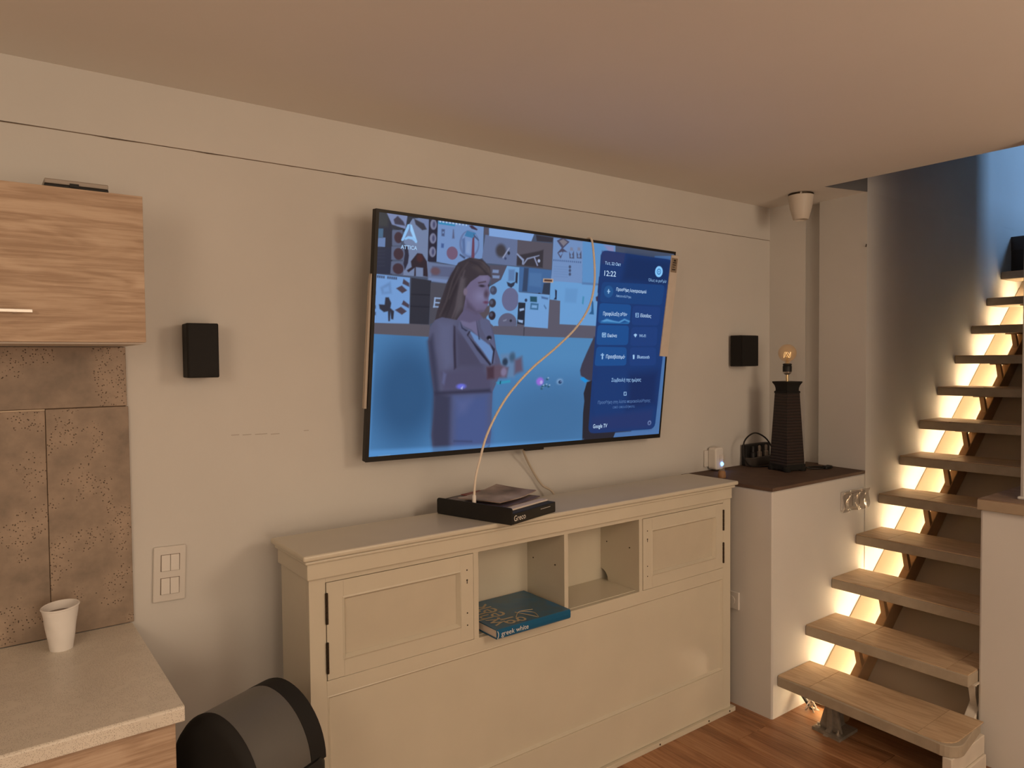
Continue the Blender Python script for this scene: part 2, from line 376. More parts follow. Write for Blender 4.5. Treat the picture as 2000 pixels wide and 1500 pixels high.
sloped(1.094, YB - .001, -0.03, 0.0, XS, 5.35, zmin=0.012).build('soffit_panel', M['soffit'], ST)
MB().tube([(XS + .02, YB - .002, .02), (5.3, YB - .002, SL * (5.3 - XS))], 0.0022, 5).build('soffit_joint', M['gap'], ST)
sloped(1.542, 1.578, 0.004, 0.108, XS, 5.3, zmin=0.0).build('stringer_beam', M['beam'], ST, bevel=0.003)
sloped(1.097, 1.135, 0.004, 0.108, XS, 5.3, zmin=0.0).build('stringer_beam', M['beam_w'], ST, bevel=0.003)
sloped(1.5795, 1.5825, 0.052, 0.066, XS - 0.05, 5.25).build('led_strip', M['led'], ST)
# steel foot below the lowest tread
ft = MB().prism([(2.70, 0.0), (2.86, 0.0), (2.83, 0.02), (2.80, 0.135), (2.735, 0.135), (2.73, 0.02)], 1.525, 1.545, 'y').build('foot', M['foot'], ST)
MB().prism([(2.70, 1.475), (2.84, 1.475), (2.84, 1.60), (2.715, 1.60)], 0.0, 0.012).build('foot_plate', M['foot'], ft)
MB().prism([(1.49, 0.012), (1.585, 0.012), (1.552, 0.135), (1.518, 0.135)], 2.742, 2.752, 'x').build('gusset', M['foot'], ft)
for yy in (1.495, 1.58): MB().lathe([(0.009, 0), (0.009, 0.008), (0.004, 0.008), (0.004, 0.02)], (2.728, yy, 0.012), 8).build('bolt', M['steel'], ft)
MB().prism([(2.655, 0.0), (2.93, 0.0), (2.93, 0.135), (2.655, 0.135)], 1.05, 1.082, 'y').build('end_support', M['beam_w'], ST, bevel=0.003)
B(2.70, 2.92, 1.04, 1.05, 0.0, 0.07).build('support_rib', M['beam_w'], ST, bevel=0.003)
# closed dark steps at the top of the flight
up_ = thing('upper_steps', 'dark closed steps where the stairs turn at the top', 'steps', (5.4, 1.4, 2.03))
B(5.165, 5.6, 1.10, YB - .001, 2.03, 2.165).build('riser', M['darkwood'], up_)
B(5.160, 5.6, 1.10, YB - .001, 2.165, 2.25).build('step_edge', mat('dark_step_edge', (0.06, 0.05, 0.045), 0.6), up_)
# loose wiring in the recess under the lowest tread
wi = thing('wire_bundle', 'loose tangle of wires under the left end of the lowest tread', 'wires', (2.86, 1.70, 0.0))
for k in range(5):
    pts = [(2.84 + random.uniform(-.03, .05), 1.70 + random.uniform(-.05, .03), random.uniform(0.006, .075)) for _ in range(5)]
    pts[0] = (2.85 + .01 * k, 1.69, 0.004)
    MB().tube(smooth_path(pts, 5), 0.003, 6).build('wire', [M['steel'], M['cable_b'], M['white_plastic']][k % 3], wi)

# ------------------------------------------------------------------ kitchen corner
bs = thing('backsplash', 'brown concrete-look tile backsplash behind the worktop', 'backsplash', (0.0, W - 0.005, 0.8045))
B(-1.6, 0.337, W - 0.004, W - 0.0002, 0.805, 1.565).build('grout_bed', M['grout'], bs)
B(-1.6, 0.3395, W - 0.0115, W - 0.004, 1.4045, 1.5645).build('tile', M['tile'], bs, bevel=0.001, seg=1)
for xa, xb, dz in ((-1.05, -0.4515, -0.002), (-0.450, 0.1495, -0.003), (0.1508, 0.3425, 0.0)):
    B(xa, xb, W - 0.012, W - 0.004, 0.8055, 1.4025 + dz).build('tile', M['tile'], bs, bevel=0.001, seg=1)
B(-0.45, 0.1495, W - 0.0118, W - 0.006, 1.3995, 1.4035).build('tile_rim', M['grout_light'], bs)

uc = thing('wall_cabinet', 'oak-look kitchen wall cabinet hanging above the tile backsplash', 'cabinet', (-0.1, 2.07, 1.566))
B(-0.56, 0.337, 1.939, W - .001, 1.566, 1.917).build('body', M['edge'], uc)
d = B(-0.26, 0.339, 1.92, 1.938, 1.570, 1.918).build('door', M['oak'], uc, bevel=0.001)
B(-0.10, 0.111, 1.888, 1.896, 1.632, 1.640).build('handle', M['steel'], d, bevel=0.001)
for hx in (-0.06, 0.075): B(hx, hx + .008, 1.896, 1.92, 1.632, 1.640).build('handle_post', M['steel'], d)
B(-0.56, -0.262, 1.92, 1.938, 1.570, 1.918).build('door', M['oak'], uc, bevel=0.001)

wt = tag(MB().prism([(1.602, 0.772), (W - .013, 0.772), (W - .013, 0.8045), (1.606, 0.8045), (1.602, 0.801)], -1.7, 0.3385, 'x').build('worktop', M['counter'], bevel=0.002),
         'pale speckled kitchen worktop', 'worktop')
bc = thing('base_cabinet', 'oak-look kitchen base cabinet under the speckled worktop', 'cabinet', (-0.2, 1.9, 0.0))
B(-1.0, 0.322, 1.64, W - .001, 0.10, 0.771).build('body', M['edge'], bc)
B(-1.0, 0.322, 1.70, 2.15, 0.0, 0.10).build('plinth', M['black_soft'], bc)
B(-0.28, 0.3235, 1.622, 1.640, 0.105, 0.764).build('door', M['oak'], bc, bevel=0.001)
B(-1.0, -0.283, 1.622, 1.640, 0.105, 0.764).build('door', M['oak'], bc, bevel=0.001)

# crumpled foam cup
cp = thing('foam_cup', 'dented white disposable cup with coffee dregs on the worktop', 'cup', (0.163, 2.12, 0.8046))
def cupmesh(r0, r1, h, z0, inner):
    n = 40; prof = [(r0 + (r1 - r0) * t, z0 + h * t) for t in [k / 14 for k in range(15)]]
    vs = []; fs = []
    for j, (r, z) in enumerate(prof):
        t = j / 14
        for k in range(n):
            a = 2 * math.pi * k / n
            q = 1 + 0.06 * t * math.cos(2 * (a - 0.9)) + 0.018 * math.sin(5 * a + 9 * t) * math.sin(math.pi * t) + 0.02 * math.sin(22 * t) * math.exp(-((a - 4.2) / 0.7) ** 2)
            zz = z + t * t * 0.0015 * math.cos(a - 0.75)
            vs.append((0.163 + r * q * math.cos(a), 2.12 + r * q * math.sin(a), 0.8046 + zz))
    for j in range(14):
        for k in range(n): fs.append((j * n + k, j * n + (k + 1) % n, (j + 1) * n + (k + 1) % n, (j + 1) * n + k))
    fs.append(tuple(range(n - 1, -1, -1)) if not inner else tuple(range(n)))
    return vs, fs, vs[-n:]
vs, fs, topo = cupmesh(0.0255, 0.0415, 0.108, 0, False); cmb = MB().add(vs, fs); cmb.sm = True
vi, fi, topi = cupmesh(0.0235, 0.0395, 0.106, 0.002, True); cmb.add(vi, fi); 
cmb.build('body', M['foam_cup'], cp)
MB().tube([Vector(p) for p in topo] + [Vector(topo[0])], 0.0024, 8).build('rim', M['foam_cup'], cp)
MB().lathe([(0.0, 0.090), (0.010, 0.094), (0.018, 0.088), (0.0352, 0.091)], (0.163, 2.12, 0.8046), 24).build('coffee', M['coffee'], cp)

# flat silver and black box lying on the wall cabinet
sb = thing('set_top_box', 'flat silver and black box lying on top of the wall cabinet', 'box', (0.218, 2.09, 1.9175))
B(0.151, 0.286, 2.05, 2.17, 1.9175, 1.9515).build('base', M['black'], sb, bevel=0.002)
B(0.1515, 0.2855, 2.049, 2.17, 1.9515, 1.9630).build('top_shell', M['silver'], sb, bevel=0.002)
B(0.203, 0.222, 2.046, 2.05, 1.947, 1.9555).build('button', M['black'], sb)

# wall speakers
def speaker(name, label, x0, x1, z0, z1, dep, rz=0.0):
    c = Vector(((x0 + x1) / 2, W, z0))
    t = thing(name, label, 'speaker', c, 'black wall speakers')
    rot = Matrix.Translation(c) @ Matrix.Rotation(rz, 4, 'Z') @ Matrix.Translation(-c)
    yo = W - 0.018
    B(x0, x1, yo - dep + 0.012, yo, z0, z1).xf(rot).build('cabinet', M['speaker'], t, bevel=0.002)
    B(x0 + .001, x1 - .001, yo - dep, yo - dep + 0.012, z0 + .001, z1 - .001).xf(rot).build('grille', M['speaker'], t, bevel=0.003)
    B((x0 + x1) / 2 - .015, (x0 + x1) / 2 + .015, W - 0.022, W - 0.0003, z0 + .05, z0 + .11).build('wall_bracket', M['black'], t)
speaker('wall_speaker', 'black box speaker on the wall beside the kitchen wall cabinet', 0.485, 0.567, 1.478, 1.630, 0.090, R(-4))
speaker('wall_speaker', 'black box speaker on the wall above the niche ledge near the lamp', 3.005, 3.125, 1.478, 1.630, 0.075, R(-3))

# switch plates
def switchplate(name, label, x0, x1, y, z0, z1, rows, tilt=0.0, film=False, cols=2):
    t = thing(name, label, 'light switch', ((x0 + x1) / 2, y, z0))
    c = Vector(((x0 + x1) / 2, y, (z0 + z1) / 2)); rot = Matrix.Translation(c) @ Matrix.Rotation(tilt, 4, 'Y') @ Matrix.Translation(-c)
    MB().prism(rrect(x0, x1, z0, z1, 0.004), y - 0.009, y - 0.0003, 'y').xf(rot).build('frame', M['plate'], t, bevel=0.003)
    for (a, b_, c0, c1) in rows:
        g = MB().prism([(a - .0012, c0 - .0012), (b_ + .0012, c0 - .0012), (b_ + .0012, c1 + .0012), (a - .0012, c1 + .0012)], y - 0.0094, y - 0.0085, 'y').xf(rot).build('recess', M['gap'], t)
        for k in range(cols):
            u0 = a + (b_ - a) * k / cols + .0006; u1 = a + (b_ - a) * (k + 1) / cols - .0006
            MB().prism([(y - .0135, c0), (y - .0085, c0), (y - .0085, c1), (y - .0105, c1)], u0, u1, 'x').xf(rot).build('rocker', M['rocker'], t, bevel=0.0008)
    return t
switchplate('double_switch', 'white double switch plate on the wall right of the tile backsplash', 0.394, 0.480, W, 0.842, 0.999,
            [(0.414, 0.462, 0.930, 0.975), (0.414, 0.462, 0.864, 0.909)], R(2.2))
ts = switchplate('triple_switch', 'triple switch plate still in shiny film on the block under the ledge', 3.183, 3.403, YB, 0.812, 0.897,
            [(3.205, 3.265, 0.828, 0.883), (3.270, 3.325, 0.828, 0.883), (3.330, 3.385, 0.828, 0.883)], 0.0, cols=1)
fm = bpy.data.materials.new('clear_film'); fm.use_nodes = True
fb = fm.node_tree.nodes['Principled BSDF']; fb.inputs['Roughness'].default_value = 0.08; fb.inputs['Alpha'].default_value = 0.5
fb.inputs['Base Color'].default_value = (0.20, 0.155, 0.12, 1); fb.inputs['Specular IOR Level'].default_value = 1.0
nx, nz = 40, 16; vs = []; fs = []
for j in range(nz + 1):
    for i in range(nx + 1):
        u, v = i / nx, j / nz
        yy = YB - 0.016 - 0.006 * abs(math.sin(u * 9.4 + 1.2 * math.sin(v * 4))) - 0.003 * math.sin(v * 7 + u * 13)
        vs.append((3.176 + 0.232 * u, yy, 0.806 + 0.094 * v + 0.003 * math.sin(u * 6)))
for j in range(nz):
    for i in range(nx): fs.append((j * (nx + 1) + i, j * (nx + 1) + i + 1, (j + 1) * (nx + 1) + i + 1, (j + 1) * (nx + 1) + i))
q = MB().add(vs, fs); q.sm = True; q.build('plastic_film', fm, ts)

so = thing('wall_socket', 'white socket plate on the side of the wall block beside the cream cabinet', 'socket', (2.648, 1.937, 0.422))
B(2.640, 2.6497, 1.90, 1.978, 0.422, 0.50).build('frame', M['plate'], so, bevel=0.003)
MB().prism([(1.939 + .02 * math.cos(k * math.pi / 8), .461 + .02 * math.sin(k * math.pi / 8)) for k in range(16)], 2.6385, 2.6405, 'x').build('insert', M['rocker'], so)

# ------------------------------------------------------------------ swing-top bin
A0 = Vector((0.412, 1.66, 0)); ax = Vector((math.cos(R(26)), math.sin(R(26)), 0)); ac = Vector((-ax.y, ax.x, 0))
bc_ = A0 + ax * 0.085
BF = Matrix(((ax.x, ac.x, 0, bc_.x), (ax.y, ac.y, 0, bc_.y), (0, 0, 1, 0), (0, 0, 0, 1)))
bn = thing('swing_bin', 'black swing-top bin with grey flap between worktop and cream cabinet', 'bin', (bc_.x, bc_.y, 0))
def ringloft(secs, n):
    vs = []; fs = []
    for s_ in secs: vs += s_
    for i in range(len(secs) - 1):
        for k in range(n): fs.append((i * n + k, i * n + (k + 1) % n, (i + 1) * n + (k + 1) % n, (i + 1) * n + k))
    fs.append(tuple(range(n - 1, -1, -1))); fs.append(tuple((len(secs) - 1) * n + k for k in range(n)))
    return vs, fs
def rr3(hx, hy, r, z): return [(px, py, z) for px, py in rrect(-hx, hx, -hy, hy, r, 6)]
secs = [rr3(.085, .115, .03, 0.0), rr3(.088, .118, .03, .01), rr3(.108, .142, .035, .56)]
v_, f_ = ringloft(secs, len(secs[0])); b1 = MB().add(v_, f_); b1.sm = True; b1.xf(BF).build('body', M['black_soft'], bn)
secs = [rr3(.112, .147, .038, .540), rr3(.118, .153, .04, .548), rr3(.118, .153, .04, .575), rr3(.110, .145, .038, .590)]
v_, f_ = ringloft(secs, len(secs[0])); b1 = MB().add(v_, f_); b1.sm = True; b1.xf(BF).build('collar', M['black'], bn)
def arch(hw, zb, zt, n=28, p=1.75):
    out = []
    for k in range(n + 1):
        a = math.pi * k / n; cx = math.cos(a); sx = math.sin(a)
        out.append((hw * math.copysign(abs(cx) ** (2 / p * 0.95), cx), zb + (zt - zb) * sx ** (2 / p * 0.9)))
    return out
def vault(u0, u1, hw, zb, zt, bulge=0.0):
    a = arch(hw, zb, zt); mb = MB(); vs = []; n = len(a)
    st = [(u0 - bulge, .86), (u0 - bulge * .55, .955), (u0, 1.0), (u1, 1.0)] if bulge else [(u0, 1.0), (u1, 1.0)]
    for u, k in st: vs += [(u, y_ * k, zb + (z_ - zb) * k) for y_, z_ in a]
    fs = []
    for i in range(len(st) - 1):
        for k in range(n - 1): fs.append((i * n + k, i * n + k + 1, (i + 1) * n + k + 1, (i + 1) * n + k))
    fs.append(tuple(range(n))); e0 = (len(st) - 1) * n; fs.append(tuple(range(e0 + n - 1, e0 - 1, -1)))
    mb.add(vs, fs); mb.sm = True; return mb
vault(-0.085, -0.0845, 0.139, .58, .743, 0.022).xf(BF).build('dome_end', M['black_soft'], bn)
vault(-0.0845, 0.066, 0.137, .58, .742).xf(BF).build('flap', M['grey_flap'], bn)
vault(0.066, 0.114, 0.139, .58, .7425).xf(BF).build('dome_end', M['black_soft'], bn)

# ------------------------------------------------------------------ cream headboard cabinet
YF = 1.900; YK = 2.117
hb = thing('cream_cabinet', 'long cream painted cabinet with two panelled doors and two open cubbies', 'cabinet', (1.65, 2.0, 0))
cr_ = M['cream']
B(0.722, 0.742, YF + .0202, YK, 0.0, 0.9248).build('side_panel', cr_, hb)
B(2.562, 2.582, YF + .0202, YK, 0.0, 0.9248).build('side_panel', cr_, hb)
B(0.742, 2.562, YK - .006, YK, 0.02, 0.9248).build('back_panel', cr_, hb)
B(0.722, 0.7695, YF, YF + .02, 0.0, 0.925).build('stile', cr_, hb, bevel=0.001)
B(2.5315, 2.582, YF, YF + .02, 0.0, 0.925).build('stile', cr_, hb, bevel=0.001)
B(0.7695, 2.5315, YF, YF + .02, 0.908, 0.925).build('top_rail', cr_, hb, bevel=0.0005)
B(0.7695, 2.5315, YF, YF + .02, 0.587, 0.630).build('middle_rail', cr_, hb, bevel=0.0005)
B(0.7695, 2.5315, YF, YF + .02, 0.02, 0.190).build('bottom_rail', cr_, hb, bevel=0.0005)
B(0.742, 2.562, YF + .02, YK - .006, 0.618, 0.632).build('shelf', cr_, hb)
B(0.742, 2.562, YF + .02, YK - .006, 0.908, 0.925).build('inner_top', cr_, hb)
B(0.7695, 2.5315, YF + .009, YF + .014, 0.185, 0.592).build('lower_panel', cr_, hb)
# moulding round the lower panel
def frame_mould(x0, x1, z0, z1, w, y_out, y_in, bead=0.0):
    o = [(x0, z0), (x1, z0), (x1, z1), (x0, z1)]; i_ = [(x0 + w, z0 + w), (x1 - w, z0 + w), (x1 - w, z1 - w), (x0 + w, z1 - w)]
    m_ = [(x0 + w * .35, z0 + w * .35), (x1 - w * .35, z0 + w * .35), (x1 - w * .35, z1 - w * .35), (x0 + w * .35, z1 - w * .35)]
    vs = [(p[0], y_out, p[1]) for p in o] + [(p[0], y_out - bead, p[1]) for p in m_] + [(p[0], y_in, p[1]) for p in i_]
    fs = [(k, (k + 1) % 4, 4 + (k + 1) % 4, 4 + k) for k in range(4)] + [(4 + k, 4 + (k + 1) % 4, 8 + (k + 1) % 4, 8 + k) for k in range(4)]
    return MB().add(vs, fs)
frame_mould(0.7695, 2.5315, 0.190, 0.587, 0.011, YF + .0015, YF + .009, 0.0015).build('panel_moulding', cr_, hb)
# cubby partitions
B(1.262, 1.281, YF + .0, YK - .006, 0.630, 0.908).build('partition', cr_, hb, bevel=0.0008)
B(1.6435, 1.6615, YF + .0, YK - .006, 0.630, 0.908).build('partition', cr_, hb, bevel=0.0008)
nt_ = [(YF, 0.630)]
nt_ += [(YK - .006 - 0.042 * math.cos(k * math.pi / 16), 0.632 + 0.044 * math.sin(k * math.pi / 16)) for k in range(9)]
nt_ += [(YK - .006, 0.908), (YF, 0.908)]
MB().prism(nt_, 2.020, 2.038, 'x').build('partition', cr_, hb)
for px in (1.6432, 2.0197):
    for py, pz in ((1.95, .79), (2.075, .79)):
        MB().prism([(py + .0028 * math.cos(k * math.pi / 4), pz + .0028 * math.sin(k * math.pi / 4)) for k in range(8)], px - .0006, px + .0004, 'x').build('peg_hole', M['dark'], hb)
# frieze and cornice
B(0.713, 2.572, 1.885, YK + .004, 0.925, 0.970).build('frieze', cr_, hb, bevel=0.0025)
B(0.705, 2.585, 1.877, YK + .008, 0.970, 0.980).build('bead', cr_, hb, bevel=0.004, seg=3)
B(0.697, 2.596, 1.868, YK + .020, 0.9812, 0.998).build('top_board', cr_, hb, bevel=0.006, seg=3)
B(0.714, 2.600, 1.886, YF + .012, 0.0, 0.019).build('base_lip', cr_, hb, bevel=0.001)
for lx in (1.72, 1.82, 2.12, 2.42, 2.56): MB().prism([(lx + .004 * math.cos(k * math.pi / 4), .0095 + .004 * math.sin(k * math.pi / 4)) for k in range(8)], 1.8852, 1.8868, 'y').build('screw_hole', M['hinge'], hb)
def door(x0, x1, hinge_left):
    z0, z1 = 0.632, 0.9065
    fx, fz = 0.050, 0.050
    d_ = B(x0 + .002, x1 - .002, YF + .013, YF + .016, z0 + .002, z1 - .002).build('door', cr_, hb)
    for xa, xb in ((x0, x0 + fx), (x1 - fx, x1)): B(xa, xb, YF - .002, YF + .013, z0, z1).build('door_stile', cr_, d_, bevel=0.0008)
    for za, zb in ((z0, z0 + fz), (z1 - fz, z1)): B(x0 + fx, x1 - fx, YF - .002, YF + .013, za, zb).build('door_rail', cr_, d_)
    frame_mould(x0 + fx - .004, x1 - fx + .004, z0 + fz - .004, z1 - fz + .004, 0.013, YF - .0022, YF + .0085, 0.0025).build('door_moulding', cr_, d_)
    B(x0 + fx, x1 - fx, YF + .009, YF + .0128, z0 + fz, z1 - fz).build('door_panel', M['cream_panel'], d_)
    hx = x0 - .0005 if hinge_left else x1 + .0005
    for a, b_ in ((0.652, 0.740), (0.791, 0.879)):
        h_ = MB()
        for k in range(5):
            h_.lathe([(0.0042, a + (b_ - a) * k / 5 + .0008), (0.0042, a + (b_ - a) * (k + 1) / 5 - .0008)], (hx, YF - .004, 0), 10)
        h_.lathe([(0.0028, a), (0.0028, b_)], (hx, YF - .004, 0), 8)
        h_.build('hinge', M['hinge'], d_)
    kx = x1 - .024 if hinge_left else x0 + .024
    for kz, kr in ((.858, .0024), (.826, .0030), (.721, .0024), (.682, .0024)):
        MB().prism([(kx + kr * math.cos(k * math.pi / 4), kz + kr * math.sin(k * math.pi / 4)) for k in range(8)], YF - .0027, YF - .0018, 'y').build('screw_hole', M['dark'], d_)
    B(kx - .0012, kx + .0012, YF - .0027, YF - .0018, .815, .826).build('keyhole', M['dark'], d_)
door(0.7715, 1.2600, True); door(2.0400, 2.5290, False)

# ------------------------------------------------------------------ lettering helper
def letters(txt, size, material, name, parent, mtx, width=None, align='LEFT', thick=0.0, shear=0.0):
    """flat lettering; local x to the right, y up, in the plane given by mtx (world)"""
    cu = bpy.data.curves.new('t', 'FONT'); cu.body = txt; cu.size = size; cu.align_x = align; cu.resolution_u = 3; cu.offset = thick; cu.shear = shear
    ob = bpy.data.objects.new('t', cu); COL.objects.link(ob)
    dg = bpy.context.evaluated_depsgraph_get(); me = bpy.data.meshes.new_from_object(ob.evaluated_get(dg))
    bpy.data.objects.remove(ob); bpy.data.curves.remove(cu)
    if len(me.vertices) == 0: return None
    xs = [v.co.x for v in me.vertices]
    if width:
        k = width / max(1e-6, max(xs) - min(xs))
        x00 = min(xs) if align == 'LEFT' else 0
        for v in me.vertices: v.co.x = (v.co.x - x00) * k
    off = WORLD[parent]
    for v in me.vertices: v.co = mtx @ v.co
    c = sum((v.co for v in me.vertices), Vector()) / len(me.vertices)
    for v in me.vertices: v.co -= c
    me.materials.clear(); me.materials.append(material); me.name = name
    o = bpy.data.objects.new(name, me); COL.objects.link(o); o.parent = parent; o.location = c - off; WORLD[o] = c
    return o
def frame3(o, ux, uy):
    ux = Vector(ux).normalized(); uy = Vector(uy).normalized(); n = ux.cross(uy)
    return Matrix(((ux.x, uy.x, n.x, o[0]), (ux.y, uy.y, n.y, o[1]), (ux.z, uy.z, n.z, o[2]), (0, 0, 0, 1)))

#>>TV
# ------------------------------------------------------------------ television
TW, TH = 1.40, 1.40 / 1.742
TX = Vector((0.9999, 0.000753, -0.014124)); TU = Vector((0.014127, -0.100934, 0.994793)); TN = Vector((-0.000677, -0.994893, -0.100935))
TC = Vector((1.713, 2.097, 1.584))
TM = Matrix(((TX.x, TU.x, TN.x, TC.x), (TX.y, TU.y, TN.y, TC.y), (TX.z, TU.z, TN.z, TC.z), (0, 0, 0, 1)))
tv = thing('television', 'large flat television tilted forward on the wall showing a studio talk and a menu', 'television', TC)
HX2, HY2 = TW / 2, TH / 2
def tvbox(x0, x1, y0, y1, z0, z1): return B(x0, x1, y0, y1, z0, z1).xf(TM)
BL, BT, BR, BB = 0.011, 0.010, 0.009, 0.017
tvbox(-HX2, HX2, -HY2, HY2, -0.026, -0.003).build('back_shell', M['black'], tv, bevel=0.002)
for nm, a in (('bezel', (-HX2, -HX2 + BL, -HY2, HY2)), ('bezel', (HX2 - BR, HX2, -HY2, HY2)), ('bezel', (-HX2 + BL, HX2 - BR, HY2 - BT, HY2)), ('bezel', (-HX2 + BL, HX2 - BR, -HY2, -HY2 + BB))):
    tvbox(*a, -0.003, 0.0).build(nm, M['black'], tv)
tvbox(-0.45, 0.45, -0.33, 0.12, -0.056, -0.026).build('rear_housing', M['black_soft'], tv, bevel=0.012)
tvbox(-0.045, 0.045, -HY2 - 0.009, -HY2, -0.02, -0.002).build('sensor_lip', M['black'], tv, bevel=0.002)
B(1.55, 1.88, 2.150, W - 0.0005, 1.48, 1.66).build('wall_mount', M['black_soft'], tv)
